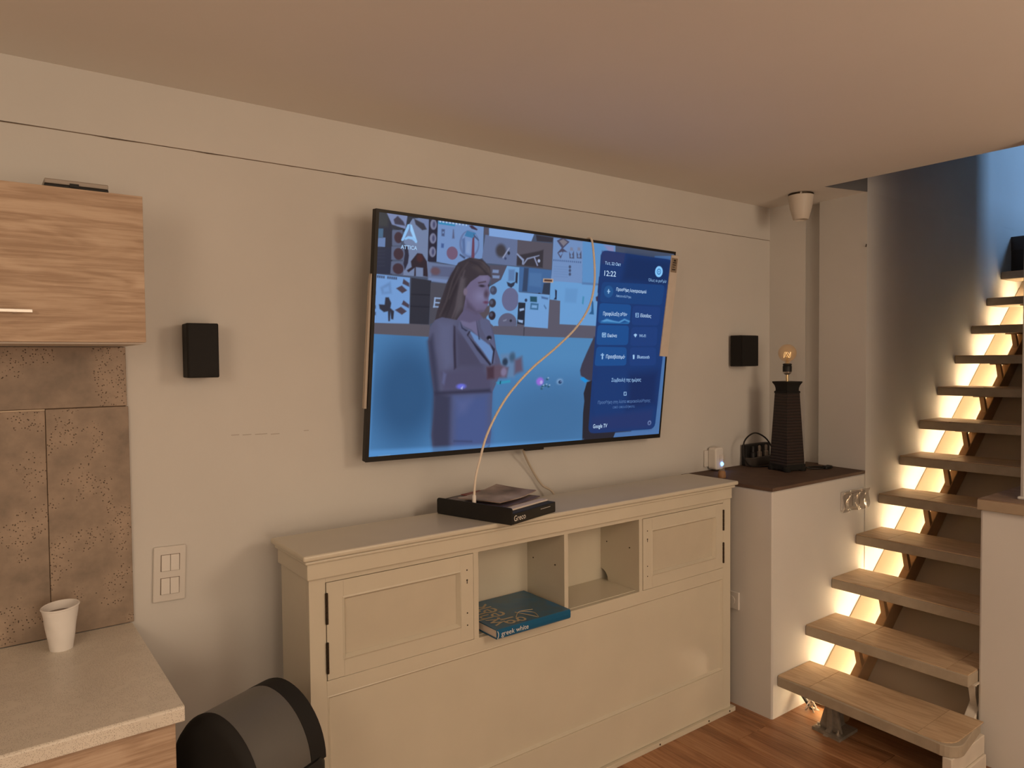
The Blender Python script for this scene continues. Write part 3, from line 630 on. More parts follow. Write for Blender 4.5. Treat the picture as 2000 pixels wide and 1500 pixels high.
SHAPES = [
('P',72,122,172,1.2,1,[-434,-410,10376,-1196,10805,10821,-287,10510]),
('E',46,84,126,110,0.95,[995,7278,871,2037]),
('E',64,108,154,110,0.8,[5552,8564,1747,1504]),
('P',84,140,190,90,0.7,[3312,4410,7238,4307,7152,6225,3393,6337]),
('P',70,80,102,2,1,[-122,-101,10182,-621,10533,3987,7061,4697,2,4604]),
('P',88,84,94,1.2,1,[72,4379,1523,4388,1540,4896,59,4843]),
('P',90,88,104,1.2,1,[3293,4258,5163,2961,5624,2953,5563,3998,7029,4021,7007,4729,4416,4729,3311,4697]),
('P',60,60,72,1.2,1,[4343,4340,4375,4339,4377,4719,4350,4720]),
('P',40,44,60,2,1,[-9,-4,417,57,466,2469,39,2495]),
('P',54,58,64,12,1,[23,51,336,75,311,647,30,673]),
('P',112,128,162,1.2,1,[711,183,1374,106,1408,2459,738,2465,725,660]),
('P',46,50,62,1.2,1,[335,44,1391,-28,1375,139,1092,134,922,202,728,756,404,692]),
('P',118,132,172,1.2,1,[265,106,792,102,756,638,410,532]),
('P',60,58,76,4,1,[445,335,544,172,695,362,742,513,481,502]),
('P',110,125,165,1.2,1,[1092,150,1353,143,1355,536,1207,369]),
('P',55,55,68,4,1,[965,193,1228,332,1311,544,1193,600,1014,409]),
('P',66,100,132,1.2,1,[36,765,202,732,202,1079,41,1109]),
('P',100,126,172,1.2,1,[42,1124,262,1067,262,1431,47,1453]),
('P',38,45,66,1.2,1,[42,1485,415,1421,425,2459,54,2477]),
('P',58,64,84,3,0.5,[65,1607,256,1575,257,1600,66,1632]),
('P',58,64,84,3,0.5,[68,1733,260,1701,260,1727,69,1758]),
('P',58,64,84,3,0.5,[72,1858,263,1828,264,1853,72,1883]),
('P',58,64,84,3,0.5,[76,2015,268,1986,268,2011,77,2041]),
('P',58,64,84,3,0.5,[80,2173,272,2145,273,2170,81,2198]),
('P',88,98,126,1.2,1,[421,758,684,684,651,1309,434,1347]),
('P',88,98,126,1.2,1,[424,1381,746,1338,761,1846,429,1897]),
('P',88,98,126,1.2,1,[431,1961,742,1913,759,2463,424,2443]),
('E',62,46,57,4,1,[589,1006,108,216]),
('E',62,46,57,4,1,[608,1644,125,231]),
('E',62,46,57,4,1,[615,2223,138,212]),
('P',42,42,60,2,1,[731,1205,841,1347,875,1666,860,1960,785,2264,741,2011,765,1619]),
('P',46,38,48,2,1,[1093,1532,1224,1544,1354,1820,1408,2443,1275,2427,1264,2098,1068,2093,1080,2453,1037,2458,1037,2130,882,2332,837,2257,961,2108,933,1884]),
('E',74,42,46,8,0.8,[1164,1717,87,163]),
('P',38,38,55,1.2,1,[1353,137,1600,108,1609,1804,1376,1816]),
('E',118,122,150,2,1,[1484,313,88,209]),
('E',70,74,108,4,1,[1497,310,35,124]),
('E',118,122,150,2,1,[1488,872,88,210]),
('E',70,74,108,4,1,[1501,869,35,125]),
('E',118,122,150,2,1,[1495,1416,89,211]),
('E',70,74,108,4,1,[1508,1414,35,125]),
('P',112,142,192,1.2,1,[1600,124,2903,108,2928,1439,2160,1867,1620,1796]),
('P',48,132,178,1.2,1,[1608,172,2075,192,2078,265,1612,260]),
('P',175,205,235,1,1,[1640,115,1674,115,1676,187,1643,188]),
('P',175,205,235,1,1,[1730,115,1764,114,1766,187,1732,187]),
('P',175,205,235,1,1,[1820,114,1854,114,1857,186,1823,187]),
('P',175,205,235,1,1,[1911,113,1946,113,1948,186,1914,186]),
('P',175,205,235,1,1,[2003,113,2037,112,2040,185,2006,186]),
('P',175,205,235,1,1,[2095,112,2130,112,2132,185,2098,185]),
('P',175,205,235,1,1,[2188,111,2223,111,2226,184,2191,185]),
('P',175,205,235,1,1,[2281,111,2316,110,2319,184,2284,184]),
('P',175,205,235,1,1,[2375,110,2411,109,2413,183,2378,184]),
('P',72,86,122,2,1,[1708,449,1798,448,1797,731,1718,730]),
('P',112,140,188,2,1,[1734,544,1779,541,1779,618,1734,620]),
('P',66,92,145,2,1,[1721,1028,1796,1032,1791,1207,1723,1202]),
('P',84,88,118,3,1,[2027,403,2046,399,2077,763,2018,774]),
('E',112,88,115,1.2,1,[2038,1377,157,269]),
('E',98,118,162,1.2,1,[2513,921,292,573]),
('E',114,142,192,1.2,1,[2524,885,239,511]),
('P',84,108,155,3,1,[2294,757,2373,674,2410,1316,2339,1327]),
('P',128,152,196,6,1,[2449,796,2545,813,2541,1328,2420,1280]),
('P',104,66,88,1.2,1,[2589,599,2646,589,2684,1478,2591,1493]),
('P',62,120,168,1.2,1,[2421,376,2685,427,2599,659,2359,609]),
('P',66,82,118,1.2,1,[2615,458,2786,700,2770,738,2632,591]),
('P',60,45,62,2,1,[2472,161,2566,125,2727,264,2705,310,2547,266]),
('P',55,65,95,3,1,[2259,1375,2416,1486,2395,1558,2249,1427]),
('P',98,112,148,1.2,1,[2966,442,3981,428,3989,1626,3040,1639,2904,1443]),
('E',64,62,70,14,1,[3466,1036,157,282]),
('P',142,152,184,2,1,[3709,852,3741,882,3551,1359,3519,1328]),
('E',45,50,66,2,1,[3712,1101,41,78]),
('E',60,70,105,2,1,[3620,1348,36,57]),
('P',126,162,216,1.2,1,[3064,145,4499,77,4410,476,3078,473]),
('P',84,80,94,1.2,1,[2925,156,3057,147,3065,448,2921,433]),
('P',102,116,150,1.2,1,[1403,1845,2161,1884,2003,2654,1402,2610]),
('P',88,96,128,4,1,[1503,1980,2117,1958,2016,2363,1495,2398]),
('E',98,78,90,8,1,[1600,2183,130,160]),
('P',112,132,175,3,1,[1431,2473,1974,2487,1968,2624,1424,2590]),
('P',112,154,210,1.2,1,[45,2504,927,2538,968,4388,46,4409]),
('P',52,60,84,2,1,[97,2551,129,2553,131,2642,99,2640]),
('P',52,60,84,2,1,[147,2552,180,2555,182,2643,150,2641]),
('P',52,60,84,2,1,[198,2554,230,2556,233,2645,200,2643]),
('P',52,60,84,2,1,[249,2556,281,2558,284,2647,251,2645]),
('P',52,60,84,2,1,[351,2559,384,2561,387,2650,354,2648]),
('P',52,60,84,2,1,[403,2560,436,2562,438,2652,405,2650]),
('P',52,60,84,2,1,[454,2562,488,2564,490,2654,457,2652]),
('P',52,60,84,2,1,[506,2563,540,2565,542,2656,509,2653]),
('P',52,60,84,2,1,[558,2565,592,2567,594,2657,561,2655]),
('P',70,62,76,2,1,[763,2608,917,2753,922,2906,744,2797]),
('P',70,62,76,2,1,[586,3004,729,2873,873,3053,749,3181]),
('P',70,62,76,2,1,[789,3455,944,3621,937,3761,747,3623]),
('P',70,62,76,2,1,[580,3867,733,3723,888,3890,764,4039]),
('P',86,118,165,10,0.6,[194,3017,433,2763,477,3210,242,3268]),
('P',112,154,210,8,0.8,[256,3042,397,2929,424,3151,281,3199]),
('P',46,48,62,2,1,[327,3387,410,3379,478,3599,463,3795,560,3917,549,4245,496,4232,468,3957,467,4316,426,4319,405,3930,303,3971,197,3851,172,3676,315,3679]),
('P',50,60,84,3,1,[13,3197,78,3190,81,3301,16,3308]),
('P',50,60,84,3,1,[28,3737,92,3731,95,3843,31,3849]),
('P',50,60,84,3,1,[35,3992,99,3987,102,4099,38,4104]),
('P',46,48,60,1.2,1,[964,2534,1501,2581,1495,4388,978,4387]),
('P',36,38,50,2,1,[984,3172,1487,3152,1489,3202,985,3221]),
('P',36,38,50,2,1,[977,3651,1492,3639,1494,3689,979,3701]),
('P',74,74,86,1.2,1,[1486,2666,1911,2655,1781,4158,1506,4387]),
('P',140,165,205,1.2,1,[1609,3257,1784,3256,1781,3314,1607,3314]),
('P',140,165,205,1.2,1,[1609,3257,1645,3256,1633,3677,1588,3677]),
('P',140,165,205,1.2,1,[1602,3443,1768,3444,1765,3499,1600,3494]),
('P',140,165,205,1.2,1,[1592,3616,1751,3616,1748,3670,1590,3670]),
('P',80,78,94,1.2,1,[3142,1704,3685,1660,3623,2170,3227,2541]),
('P',118,138,178,2,1,[3249,1883,3438,1874,3432,2017,3243,2025]),
('P',118,138,178,2,1,[3247,2131,3474,2118,3467,2244,3265,2252]),
('P',108,156,208,1.2,1,[3685,1660,4078,1664,4140,3587,4106,4297,3379,4341,3140,4062,3181,2635,3520,2291]),
('P',84,110,155,8,0.7,[3744,1813,3938,1785,3948,2291,3753,2315]),
('P',44,48,66,2,1,[3975,1889,4044,1915,4045,2388,3978,2360]),
('P',48,54,74,2,1,[3703,2358,3836,2414,3976,2324,3944,2491,3858,2610,3750,2532]),
('E',100,104,140,1.2,1,[3854,3119,268,515]),
('E',92,94,120,1.2,1,[3809,4162,295,431]),
('P',90,88,104,1.2,1,[3403,4325,4186,4303,4201,4618,3416,4621]),
('E',40,42,55,2,1,[3910,4063,37,58]),
('P',125,130,155,2,1,[3662,4062,3776,4000,3766,4073,3677,4116]),
('E',66,72,94,2,1,[3307,2780,106,192]),
('E',96,104,130,5,0.6,[3276,2748,50,92]),
('E',58,54,64,2,1,[3301,3334,106,192]),
('E',96,104,130,5,0.6,[3269,3302,50,93]),
('E',48,42,52,2,1,[3313,3878,106,193]),
('E',96,104,130,5,0.6,[3282,3844,50,93]),
('P',38,44,58,1.2,1,[4116,3240,4357,3235,4372,4229,4122,4185]),
('P',150,175,215,2,1,[4163,3511,4309,3462,4326,3553,4182,3620]),
('P',150,175,215,2,1,[4132,3993,4308,4017,4300,4148,4164,4101]),
('P',86,82,94,1.2,1,[3964,476,5133,429,5151,1612,4842,1611,3993,1580]),
('P',52,50,60,2,1,[4550,150,5133,169,5116,376,4590,416]),
('P',56,53,61,6,1,[3982,1156,4667,861,4833,760,4846,1581,3983,1582]),
('P',138,152,188,2,1,[3977,1056,4214,1300,4198,1539,4158,1527,4158,1363,3958,1106]),
('P',128,138,168,2,1,[4178,1506,4304,1221,4707,1017,4710,1068,4333,1282,4212,1548]),
('P',140,148,184,2,1,[4516,1143,4562,1136,4690,1503,4653,1527]),
('E',160,175,210,2,1,[4704,1287,44,73]),
('P',112,142,190,1.2,1,[5147,155,6198,143,6279,2106,5582,2153,5149,2131,5165,1602]),
('P',92,142,196,1.2,1,[6182,127,7434,119,7476,793,6890,647,6912,2069,6279,2106]),
('P',104,156,210,1.2,1,[5149,2131,6279,2106,6883,2112,6923,4116,5563,4114,5529,3020,5159,2991]),
('P',92,138,190,12,0.5,[5683,2409,6129,2397,6106,3062,5689,3062]),
('P',84,120,170,4,0.8,[6276,2048,6879,2033,6870,2153,6267,2166]),
('P',74,74,98,2,1,[5267,275,5472,94,5713,250,5499,590,5666,732,5521,738,5443,1071,5315,821,5455,579]),
('P',122,118,130,2,1,[5352,278,5490,166,5642,282,5508,487]),
('P',112,142,190,2,1,[5352,822,5464,747,5510,796,5432,960]),
('P',78,84,110,2,1,[5723,704,5814,860,5891,638,5922,996,5754,1003]),
('P',112,142,190,2,1,[5775,905,5816,784,5869,890,5833,980]),
('P',120,120,140,5,0.7,[5756,489,5844,493,5867,642,5749,642]),
('P',78,84,110,2,1,[5987,660,6080,817,6157,593,6190,954,6019,962]),
('P',112,142,190,2,1,[6040,862,6081,740,6135,847,6098,938]),
('P',120,120,140,5,0.7,[6020,444,6110,447,6133,597,6013,598]),
('P',74,98,142,2,1,[5189,1141,5229,1142,5233,1209,5193,1208]),
('P',74,98,142,2,1,[5260,1137,5300,1139,5304,1206,5264,1205]),
('P',74,98,142,2,1,[5331,1134,5372,1135,5375,1203,5335,1201]),
('P',74,98,142,2,1,[5403,1130,5444,1132,5447,1199,5407,1198]),
('P',74,98,142,2,1,[5475,1127,5516,1128,5519,1196,5479,1194]),
('P',74,98,142,2,1,[5547,1123,5588,1124,5592,1192,5551,1191]),
('P',74,98,142,2,1,[5620,1119,5661,1121,5665,1189,5624,1187]),
('P',74,98,142,2,1,[5693,1116,5734,1117,5738,1185,5696,1184]),
('P',74,98,142,2,1,[5766,1112,5807,1113,5811,1182,5770,1180]),
('P',74,98,142,2,1,[5840,1108,5881,1110,5885,1178,5843,1177]),
('P',74,98,142,2,1,[5913,1105,5955,1106,5959,1175,5917,1173]),
('P',74,98,142,2,1,[5988,1101,6030,1102,6033,1171,5992,1170]),
('P',74,98,142,2,1,[6062,1097,6104,1099,6108,1167,6066,1166]),
('P',74,98,142,2,1,[6137,1094,6179,1095,6183,1164,6141,1163]),
('P',98,128,175,3,0.6,[5228,1443,5718,1417,5720,1447,5229,1473]),
('P',98,128,175,3,0.6,[5233,1555,5724,1531,5726,1561,5235,1585]),
('P',98,128,175,3,0.6,[5239,1667,5730,1645,5732,1675,5241,1697]),
('P',98,128,175,3,0.6,[5245,1779,5736,1759,5738,1789,5247,1809]),
('P',98,128,175,3,0.6,[5251,1892,5743,1873,5744,1903,5252,1922]),
('E',66,76,104,3,1,[5788,1399,41,68]),
('E',66,76,104,3,1,[5797,1570,41,68]),
('E',66,76,104,3,1,[5806,1742,41,69]),
('P',66,102,152,1.2,1,[4083,1640,5158,1641,5147,2754,4102,2745]),
('P',52,68,98,3,1,[4231,1662,4384,1658,4380,2714,4219,2717]),
('P',78,116,165,8,0.7,[4415,1856,4825,1837,4843,2468,4429,2443]),
('P',50,60,80,4,1,[4917,2273,5142,2207,5143,2781,4885,2745]),
('E',40,44,60,2,1,[4789,2792,44,67]),
('P',112,158,212,1.2,1,[4096,2767,5148,2781,5162,4338,4363,4302,4350,3219,4108,3213]),
('P',38,78,98,2,1,[4487,2917,4718,2912,4730,3161,4504,3156]),
('P',58,102,142,2,1,[4521,3211,4788,3223,4786,3508,4515,3501]),
('P',120,165,215,3,1,[4566,3300,4745,3302,4743,3433,4561,3430]),
('E',45,60,90,2,1,[4361,3107,43,74]),
('P',70,100,145,3,1,[4863,2878,5105,2929,5095,3005,4882,2970]),
('P',75,110,155,2,1,[4980,3243,5072,3405,5047,3464,4968,3301]),
('P',40,48,72,2,1,[5320,2508,5389,2557,5399,2975,5301,2977,5344,2866]),
('P',42,92,140,2,1,[6683,2868,6745,2962,6799,3563,6617,3553,6693,3404]),
('P',70,140,180,4,1,[6329,2726,6391,2740,6382,3114,6319,3081]),
('P',44,42,66,4,1,[6891,1714,6956,1745,6977,2620,6879,2470]),
('P',60,50,76,3,1,[6825,2715,6944,2603,6964,2941,6851,2892]),
('P',196,165,142,1,1,[4887,2056,5235,2037,5236,2211,4890,2227]),
('P',72,50,44,2,1,[4927,2092,5198,2080,5197,2167,4924,2182]),
('P',150,130,170,14,0.7,[6987,158,7388,167,7408,483,7198,478]),
('P',62,60,78,3,1,[6884,4620,7002,4826,7121,6824,6889,6841,6693,6752,6474,6560,6434,6308,6488,5994,6643,5426]),
('P',30,140,216,4,1,[6589,6645,6762,6817,6671,6934,6500,6779,6456,6686]),
('P',42,40,50,2,1,[6728,6901,6984,6778,7210,9466,8692,9515,8682,9924,6714,9815,6668,8430,6683,7834,6635,7450]),
('E',150,108,216,10,1,[5013,6826,125,185]),
('E',180,170,230,5,1,[5060,6867,48,89]),
('E',42,84,106,3,1,[5217,7032,36,45]),
('E',160,190,220,4,0.8,[5250,6968,27,32]),
('E',42,84,106,3,1,[5261,6729,36,45]),
('E',160,190,220,4,0.8,[5294,6665,27,32]),
('E',42,84,106,3,1,[5090,7171,36,45]),
('E',160,190,220,4,0.8,[5122,7107,27,32]),
('E',42,84,106,3,1,[5114,7070,36,45]),
('E',160,190,220,4,0.8,[5147,7006,27,32]),
('E',42,84,106,3,1,[5324,7076,36,45]),
('E',160,190,220,4,0.8,[5357,7011,27,33]),
('E',140,172,212,10,0.7,[5714,6848,111,140]),
('E',38,66,104,4,1,[5728,6872,62,82]),
('E',120,140,200,2,1,[5755,6848,19,25]),
('P',84,86,114,2,1,[1684,4145,1952,3957,2237,4083,2901,3823,3245,4106,3404,4673,3501,5348,3744,6177,3627,6669,3472,7256,3482,8146,3507,9141,3479,9713,3212,9856,1803,9853,1724,9065,1757,8037,1730,7243,1581,5996,1493,5086,1531,4495]),
('P',58,60,84,22,1,[1493,5086,1616,4808,1785,6179,1883,7249,2233,7403,2291,9866,1803,9853,1724,9065,1730,7243,1581,5996]),
('P',72,88,138,50,1,[2296,7406,3379,7302,3478,9688,2354,9850]),
('P',92,96,128,40,1,[1749,4254,2150,4274,2250,5991,2007,6365,1787,5350]),
('P',78,76,104,24,1,[1883,6364,2318,6273,3062,6178,3384,6617,3407,7156,2005,7183]),
('P',70,68,92,30,0.8,[2256,4591,2584,4855,3047,5793,3129,6178,2346,6178]),
('P',52,52,74,14,1,[1744,7207,3371,7130,3429,7280,1763,7337]),
('P',50,46,64,8,1,[2191,4387,2237,4430,2330,6178,2273,6263,2210,5244]),
('P',92,96,134,10,1,[1961,6365,2057,6459,2012,6925,1946,6830]),
('P',96,104,150,40,0.5,[2399,7600,2851,7525,2676,8095,2485,8178]),
('P',52,60,92,8,0.6,[2367,9345,2926,9429,2928,9488,2370,9418]),
('P',108,104,138,6,1,[2365,4143,2838,3889,2959,4838,2700,4520,2453,4370]),
('P',104,138,190,6,1,[2637,4547,2959,4838,3011,4908,3290,5185,3410,5448,3374,5983,3100,5455,2816,4987]),
('P',88,92,124,5,1,[2351,4191,2471,4416,2655,4593,2598,4808,2928,5316,3397,6104,3055,5985,2315,4495]),
('P',42,42,60,3,1,[2614,4783,2979,5339,3376,6032,3345,6105,2916,5412]),
('P',48,46,62,3,1,[2654,4579,2688,4615,2615,4816,2587,4761]),
('P',50,54,76,3,1,[2813,3924,2986,4956,2946,4934]),
('P',44,48,70,4,1,[2375,4236,2457,4464,2606,4582,2559,4612,2426,4489]),
('P',90,94,126,5,1,[2920,3892,3246,4130,3461,5204,3494,5982,3419,5983,3435,5399,3158,4830,2991,4409]),
('P',46,46,66,4,1,[3285,5065,3467,5349,3432,5982,3393,6031,3410,5448]),
('E',26,26,38,3,1,[3263,4863,74,96]),
('E',150,155,180,2,1,[3279,4930,27,29]),
('P',96,128,168,16,1,[3667,5588,4109,5505,4146,6627,3694,6621]),
('E',42,58,80,10,1,[3810,5921,84,168]),
('E',62,90,118,14,1,[4033,5705,92,208]),
('P',96,84,106,18,1,[4110,5828,4343,5675,4410,6328,4139,6477]),
('P',94,78,96,14,1,[3246,6153,3634,6030,3927,6177,3887,6624,3285,6689]),
('P',70,52,66,12,1,[3247,6178,3466,6129,3489,6667,3284,6674]),
('E',124,116,148,10,1,[3788,6375,91,198]),
('E',104,110,218,8,1,[2505,6995,136,114]),
('P',190,200,235,3,1,[2492,7080,2553,6986,2542,7129]),
('P',52,150,186,8,1,[3565,6841,4015,6735,4020,6850,3638,6926]),
('P',20,70,90,2,1,[3684,6794,3718,6770,3714,6928,3679,6907]),
('P',42,42,56,2,1,[3312,9818,3484,9663,3482,9788]),
('P',92,86,116,8,1,[2370,3075,3068,3534,2991,4073,2654,4237,2291,4122]),
('P',86,78,86,6,1,[2878,3727,3226,3413,3230,3805,3065,4050]),
('P',106,98,130,3,1,[2561,2465,2887,2109,3131,2040,3191,2280,3134,2587,3213,2915,3170,3098,3189,3309,3130,3528,3051,3731,2808,3803,2511,3652,2444,3137,2477,2752]),
('E',128,126,164,40,0.8,[2926,3087,153,211]),
('E',122,116,150,24,0.8,[2993,2305,123,140]),
('P',84,76,100,16,1,[2519,3234,2828,3696,3074,3675,2834,3837,2511,3652]),
('E',52,46,60,5,1,[2952,2627,84,53]),
('P',76,64,78,5,1,[2828,2484,3059,2402,3073,2453,2843,2541]),
('E',78,66,84,12,1,[3095,2964,65,162]),
('E',96,62,88,6,1,[3104,3324,75,57]),
('E',60,48,60,4,1,[3154,2585,20,49]),
('P',58,52,60,4,1,[2547,1475,2911,1505,3158,1790,3227,2240,3111,2149,2865,2189,2610,2493,2489,2751,2483,3237,2432,3764,2268,4141,1846,4058,1657,4184,1701,3824,1836,3132,1933,2611,2056,2188,2225,1738]),
('P',84,78,86,18,1,[2319,2358,2450,2375,2425,3590,2196,4094,2255,3156]),
('P',76,68,72,20,0.7,[2634,1866,2992,1674,3154,2002,2862,2112]),
('P',40,36,44,24,0.7,[2018,2431,2165,2002,2240,2745,1952,3803,1842,3949]),
('P',78,70,76,8,0.75,[2209,1928,2057,2528,1915,3396,1765,4023,1797,4020,1965,3391,2107,2522,2242,1923]),
('P',46,41,50,8,0.75,[2302,1914,2165,2617,2055,3451,1938,4061,1971,4059,2106,3446,2216,2611,2335,1909]),
('P',88,80,88,8,0.75,[2402,2037,2285,2706,2222,3539,2113,4083,2146,4081,2274,3534,2337,2699,2435,2032]),
('P',74,66,72,8,0.75,[2483,1681,2287,2122,2101,2796,2003,3285,2035,3282,2152,2790,2338,2115,2516,1676]),
('P',82,74,78,8,0.75,[2670,1549,2891,1619,3073,1838,3173,2141,3207,2136,3127,1830,2945,1611,2703,1544]),
('P',44,40,48,8,0.75,[2553,1636,2774,1741,2954,1960,3059,2103,3094,2098,3008,1952,2828,1733,2586,1631]),
('E',116,104,126,5,1,[2474,2933,57,159]),
('P',140,190,240,1.2,1,[803,446,887,428,722,1097,677,1131,658,1083]),
('P',150,200,246,1.2,1,[837,439,913,442,1072,1073,1059,1147,1020,1128,868,632]),
('P',140,190,240,1.2,1,[732,1018,828,904,944,901,1069,1047,1059,1140,938,1022,841,1008,769,1069]),
('P',84,120,175,1,1,[850,459,871,454,877,662,854,602]),
('P',76,114,166,3,1,[9081,364,9963,223,10014,9930,9497,9878]),
('P',78,116,170,2,1,[8016,9543,9986,9531,10023,10044,7914,9934]),
('P',27,56,112,1.2,0.98,[6905,713,6919,584,6963,493,7036,438,7140,420,9657,440,9776,461,9861,522,9911,623,9925,764,9734,9174,9713,9320,9658,9424,9570,9486,9449,9506,7163,9493,7058,9472,6983,9414,6937,9316,6922,9181]),
('P',24,46,92,40,0.9,[7922,474,9844,510,9781,1862,7798,1788]),
('P',50,56,100,10,0.7,[6927,464,7857,434,7807,949,6963,1075]),
('P',26,42,88,50,0.8,[8421,6492,9643,6364,9654,8162,8435,8366]),
('P',44,54,104,30,0.7,[6995,8667,9558,8434,9559,9437,7036,9372]),
('P',29,66,124,1.2,1,[7021,2127,7034,2046,7063,1988,7110,1951,7174,1936,9472,1803,9544,1811,9594,1845,9622,1904,9627,1989,9584,2669,9568,2756,9533,2818,9478,2856,9405,2871,7133,2941,7069,2931,7025,2898,7000,2842,6995,2763]),
('P',30,78,142,1.2,1,[6988,3147,6997,3074,7021,3022,7063,2990,7120,2978,8121,2950,8182,2959,8226,2990,8251,3042,8259,3117,8250,3769,8241,3844,8214,3899,8169,3932,8108,3945,7113,3973,7055,3964,7014,3934,6990,3883,6983,3811]),
('P',32,62,122,1.2,1,[8337,3164,8346,3089,8372,3035,8416,3001,8478,2989,9395,2966,9460,2976,9506,3008,9533,3063,9540,3140,9520,3762,9508,3840,9478,3896,9430,3931,9364,3944,8480,3969,8418,3960,8374,3929,8347,3876,8338,3801]),
('P',30,78,142,1.2,1,[6980,4224,6988,4151,7013,4099,7054,4066,7112,4054,8098,4022,8159,4031,8203,4062,8231,4115,8241,4190,8253,4843,8245,4919,8220,4974,8176,5008,8115,5020,7107,5048,7049,5039,7008,5009,6984,4958,6976,4885]),
('P',32,62,122,1.2,1,[8346,4253,8354,4177,8381,4122,8425,4087,8487,4073,9336,4028,9402,4036,9449,4067,9477,4121,9487,4198,9489,4836,9480,4915,9452,4971,9405,5007,9340,5020,8488,5047,8426,5038,8382,5007,8355,4954,8346,4879]),
('P',30,78,142,1.2,1,[6999,5291,7010,5221,7035,5172,7075,5142,7131,5132,8075,5131,8134,5142,8178,5172,8205,5224,8217,5297,8247,5901,8242,5974,8219,6027,8179,6059,8121,6070,7096,6091,7041,6083,7003,6053,6981,6004,6976,5935]),
('P',32,62,122,1.2,1,[8364,5293,8370,5220,8394,5167,8436,5135,8495,5123,9333,5097,9396,5106,9443,5137,9473,5189,9487,5264,9526,5875,9522,5951,9498,6006,9455,6040,9393,6053,8522,6084,8462,6076,8419,6046,8392,5995,8381,5922]),
('E',36,84,142,2,1,[7306,2390,183,294]),
('P',170,205,240,1,1,[7245,2359,7369,2360,7372,2405,7247,2403]),
('P',170,205,240,1,1,[7284,2270,7319,2270,7327,2491,7291,2491]),
('P',86,150,206,3,1,[7092,3866,7314,3732,7588,3810,7803,3848,8023,3681,8256,3779,8243,3857,8037,3764,7838,3914,7533,3896,7236,3916]),
('P',46,110,170,4,1,[7074,3915,7351,3860,7838,3921,8251,3837,8210,3928,7092,3970]),
('E',135,200,252,1.2,1,[9324,1134,168,285]),
('E',34,100,165,1.2,1,[9324,1134,89,154]),
('E',135,200,252,1.2,1,[9324,1134,63,108]),
('E',34,100,165,1.2,1,[9324,1134,23,38]),
('P',160,200,240,1,1,[8465,3350,8604,3346,8619,3569,8479,3571]),
('P',32,62,122,1,1,[8492,3378,8581,3379,8592,3540,8503,3539]),
('P',160,200,240,1,1,[8493,3436,8562,3434,8565,3473,8495,3474]),
('P',160,200,240,1,1,[7170,4430,7326,4429,7340,4653,7183,4653]),
('P',30,78,142,1,1,[7198,4462,7302,4464,7311,4621,7208,4618]),
('E',160,200,240,1.2,1,[7253,4537,33,52]),
('P',160,200,240,1,1,[8459,4467,8532,4410,8612,4460,8545,4611]),
('P',160,200,240,1,1,[7182,5520,7318,5517,7321,5560,7276,5568,7287,5748,7241,5748,7231,5569,7185,5563]),
('E',160,200,240,1.2,1,[7248,5483,23,32]),
('P',160,200,240,1,1,[8493,5509,8566,5507,8580,5723,8513,5724]),
('P',160,200,240,1,1,[8238,7427,8353,7439,8365,7634,8250,7622]),
('P',28,54,108,1,1,[8264,7458,8331,7468,8339,7603,8272,7593]),
('E',110,130,175,2,1,[9465,9148,81,125]),
('E',44,54,104,2,1,[9466,9159,42,67]),
('P',96,160,225,14,0.55,[-26,9820,6775,10021,6760,9760,4,9512]),
('P',86,142,200,12,0.6,[16,5612,130,5609,99,9732,22,9722]),
('P',170,190,215,3,0.8,[321,9782,624,9779,601,9882,336,9869])]
TEXTS = [
('Τετ, 22 Οκτ', 0.7079, 0.1088, 0.7703, 0.108, 0.0151, (165, 200, 240)),
('12:22', 0.7083, 0.1638, 0.7542, 0.1629, 0.0282, (190, 218, 248)),
('Όλες οι ρυθμίσ', 0.8893, 0.1682, 0.9688, 0.167, 0.0153, (130, 170, 215)),
('Προσθήκη λογαριασμού', 0.76, 0.2316, 0.8849, 0.2312, 0.017, (190, 218, 248)),
('Αποσυνδέθηκε', 0.7604, 0.2618, 0.8234, 0.2625, 0.0126, (125, 160, 205)),
('Προφύλαξη οθόν·', 0.7156, 0.3576, 0.8128, 0.354, 0.0192, (190, 218, 248)),
('Είσοδος', 0.8682, 0.3545, 0.9147, 0.355, 0.0185, (190, 218, 248)),
('Εικόνα', 0.7393, 0.4636, 0.777, 0.4634, 0.0172, (190, 218, 248)),
('Wi-Fi', 0.8691, 0.4585, 0.8983, 0.4587, 0.0171, (150, 185, 225)),
('Προσβασιμό·', 0.7398, 0.5703, 0.8175, 0.5706, 0.0194, (190, 218, 248)),
('Bluetooth', 0.8685, 0.5688, 0.9219, 0.5695, 0.0187, (160, 195, 235)),
('Συμβουλή της ημέρας', 0.769, 0.6891, 0.8931, 0.6897, 0.019, (150, 190, 235)),
('Προσθήκη στη λίστα παρακολούθησης', 0.7212, 0.8009, 0.9418, 0.8008, 0.0168, (86, 118, 170)),
('από οπουδήποτε', 0.7825, 0.8274, 0.8759, 0.8272, 0.0149, (72, 104, 158)),
('Google TV', 0.7092, 0.9231, 0.7657, 0.9244, 0.022, (190, 218, 248)),
('ATTICA', 0.0654, 0.1428, 0.1079, 0.1411, 0.0166, (165, 205, 245))]

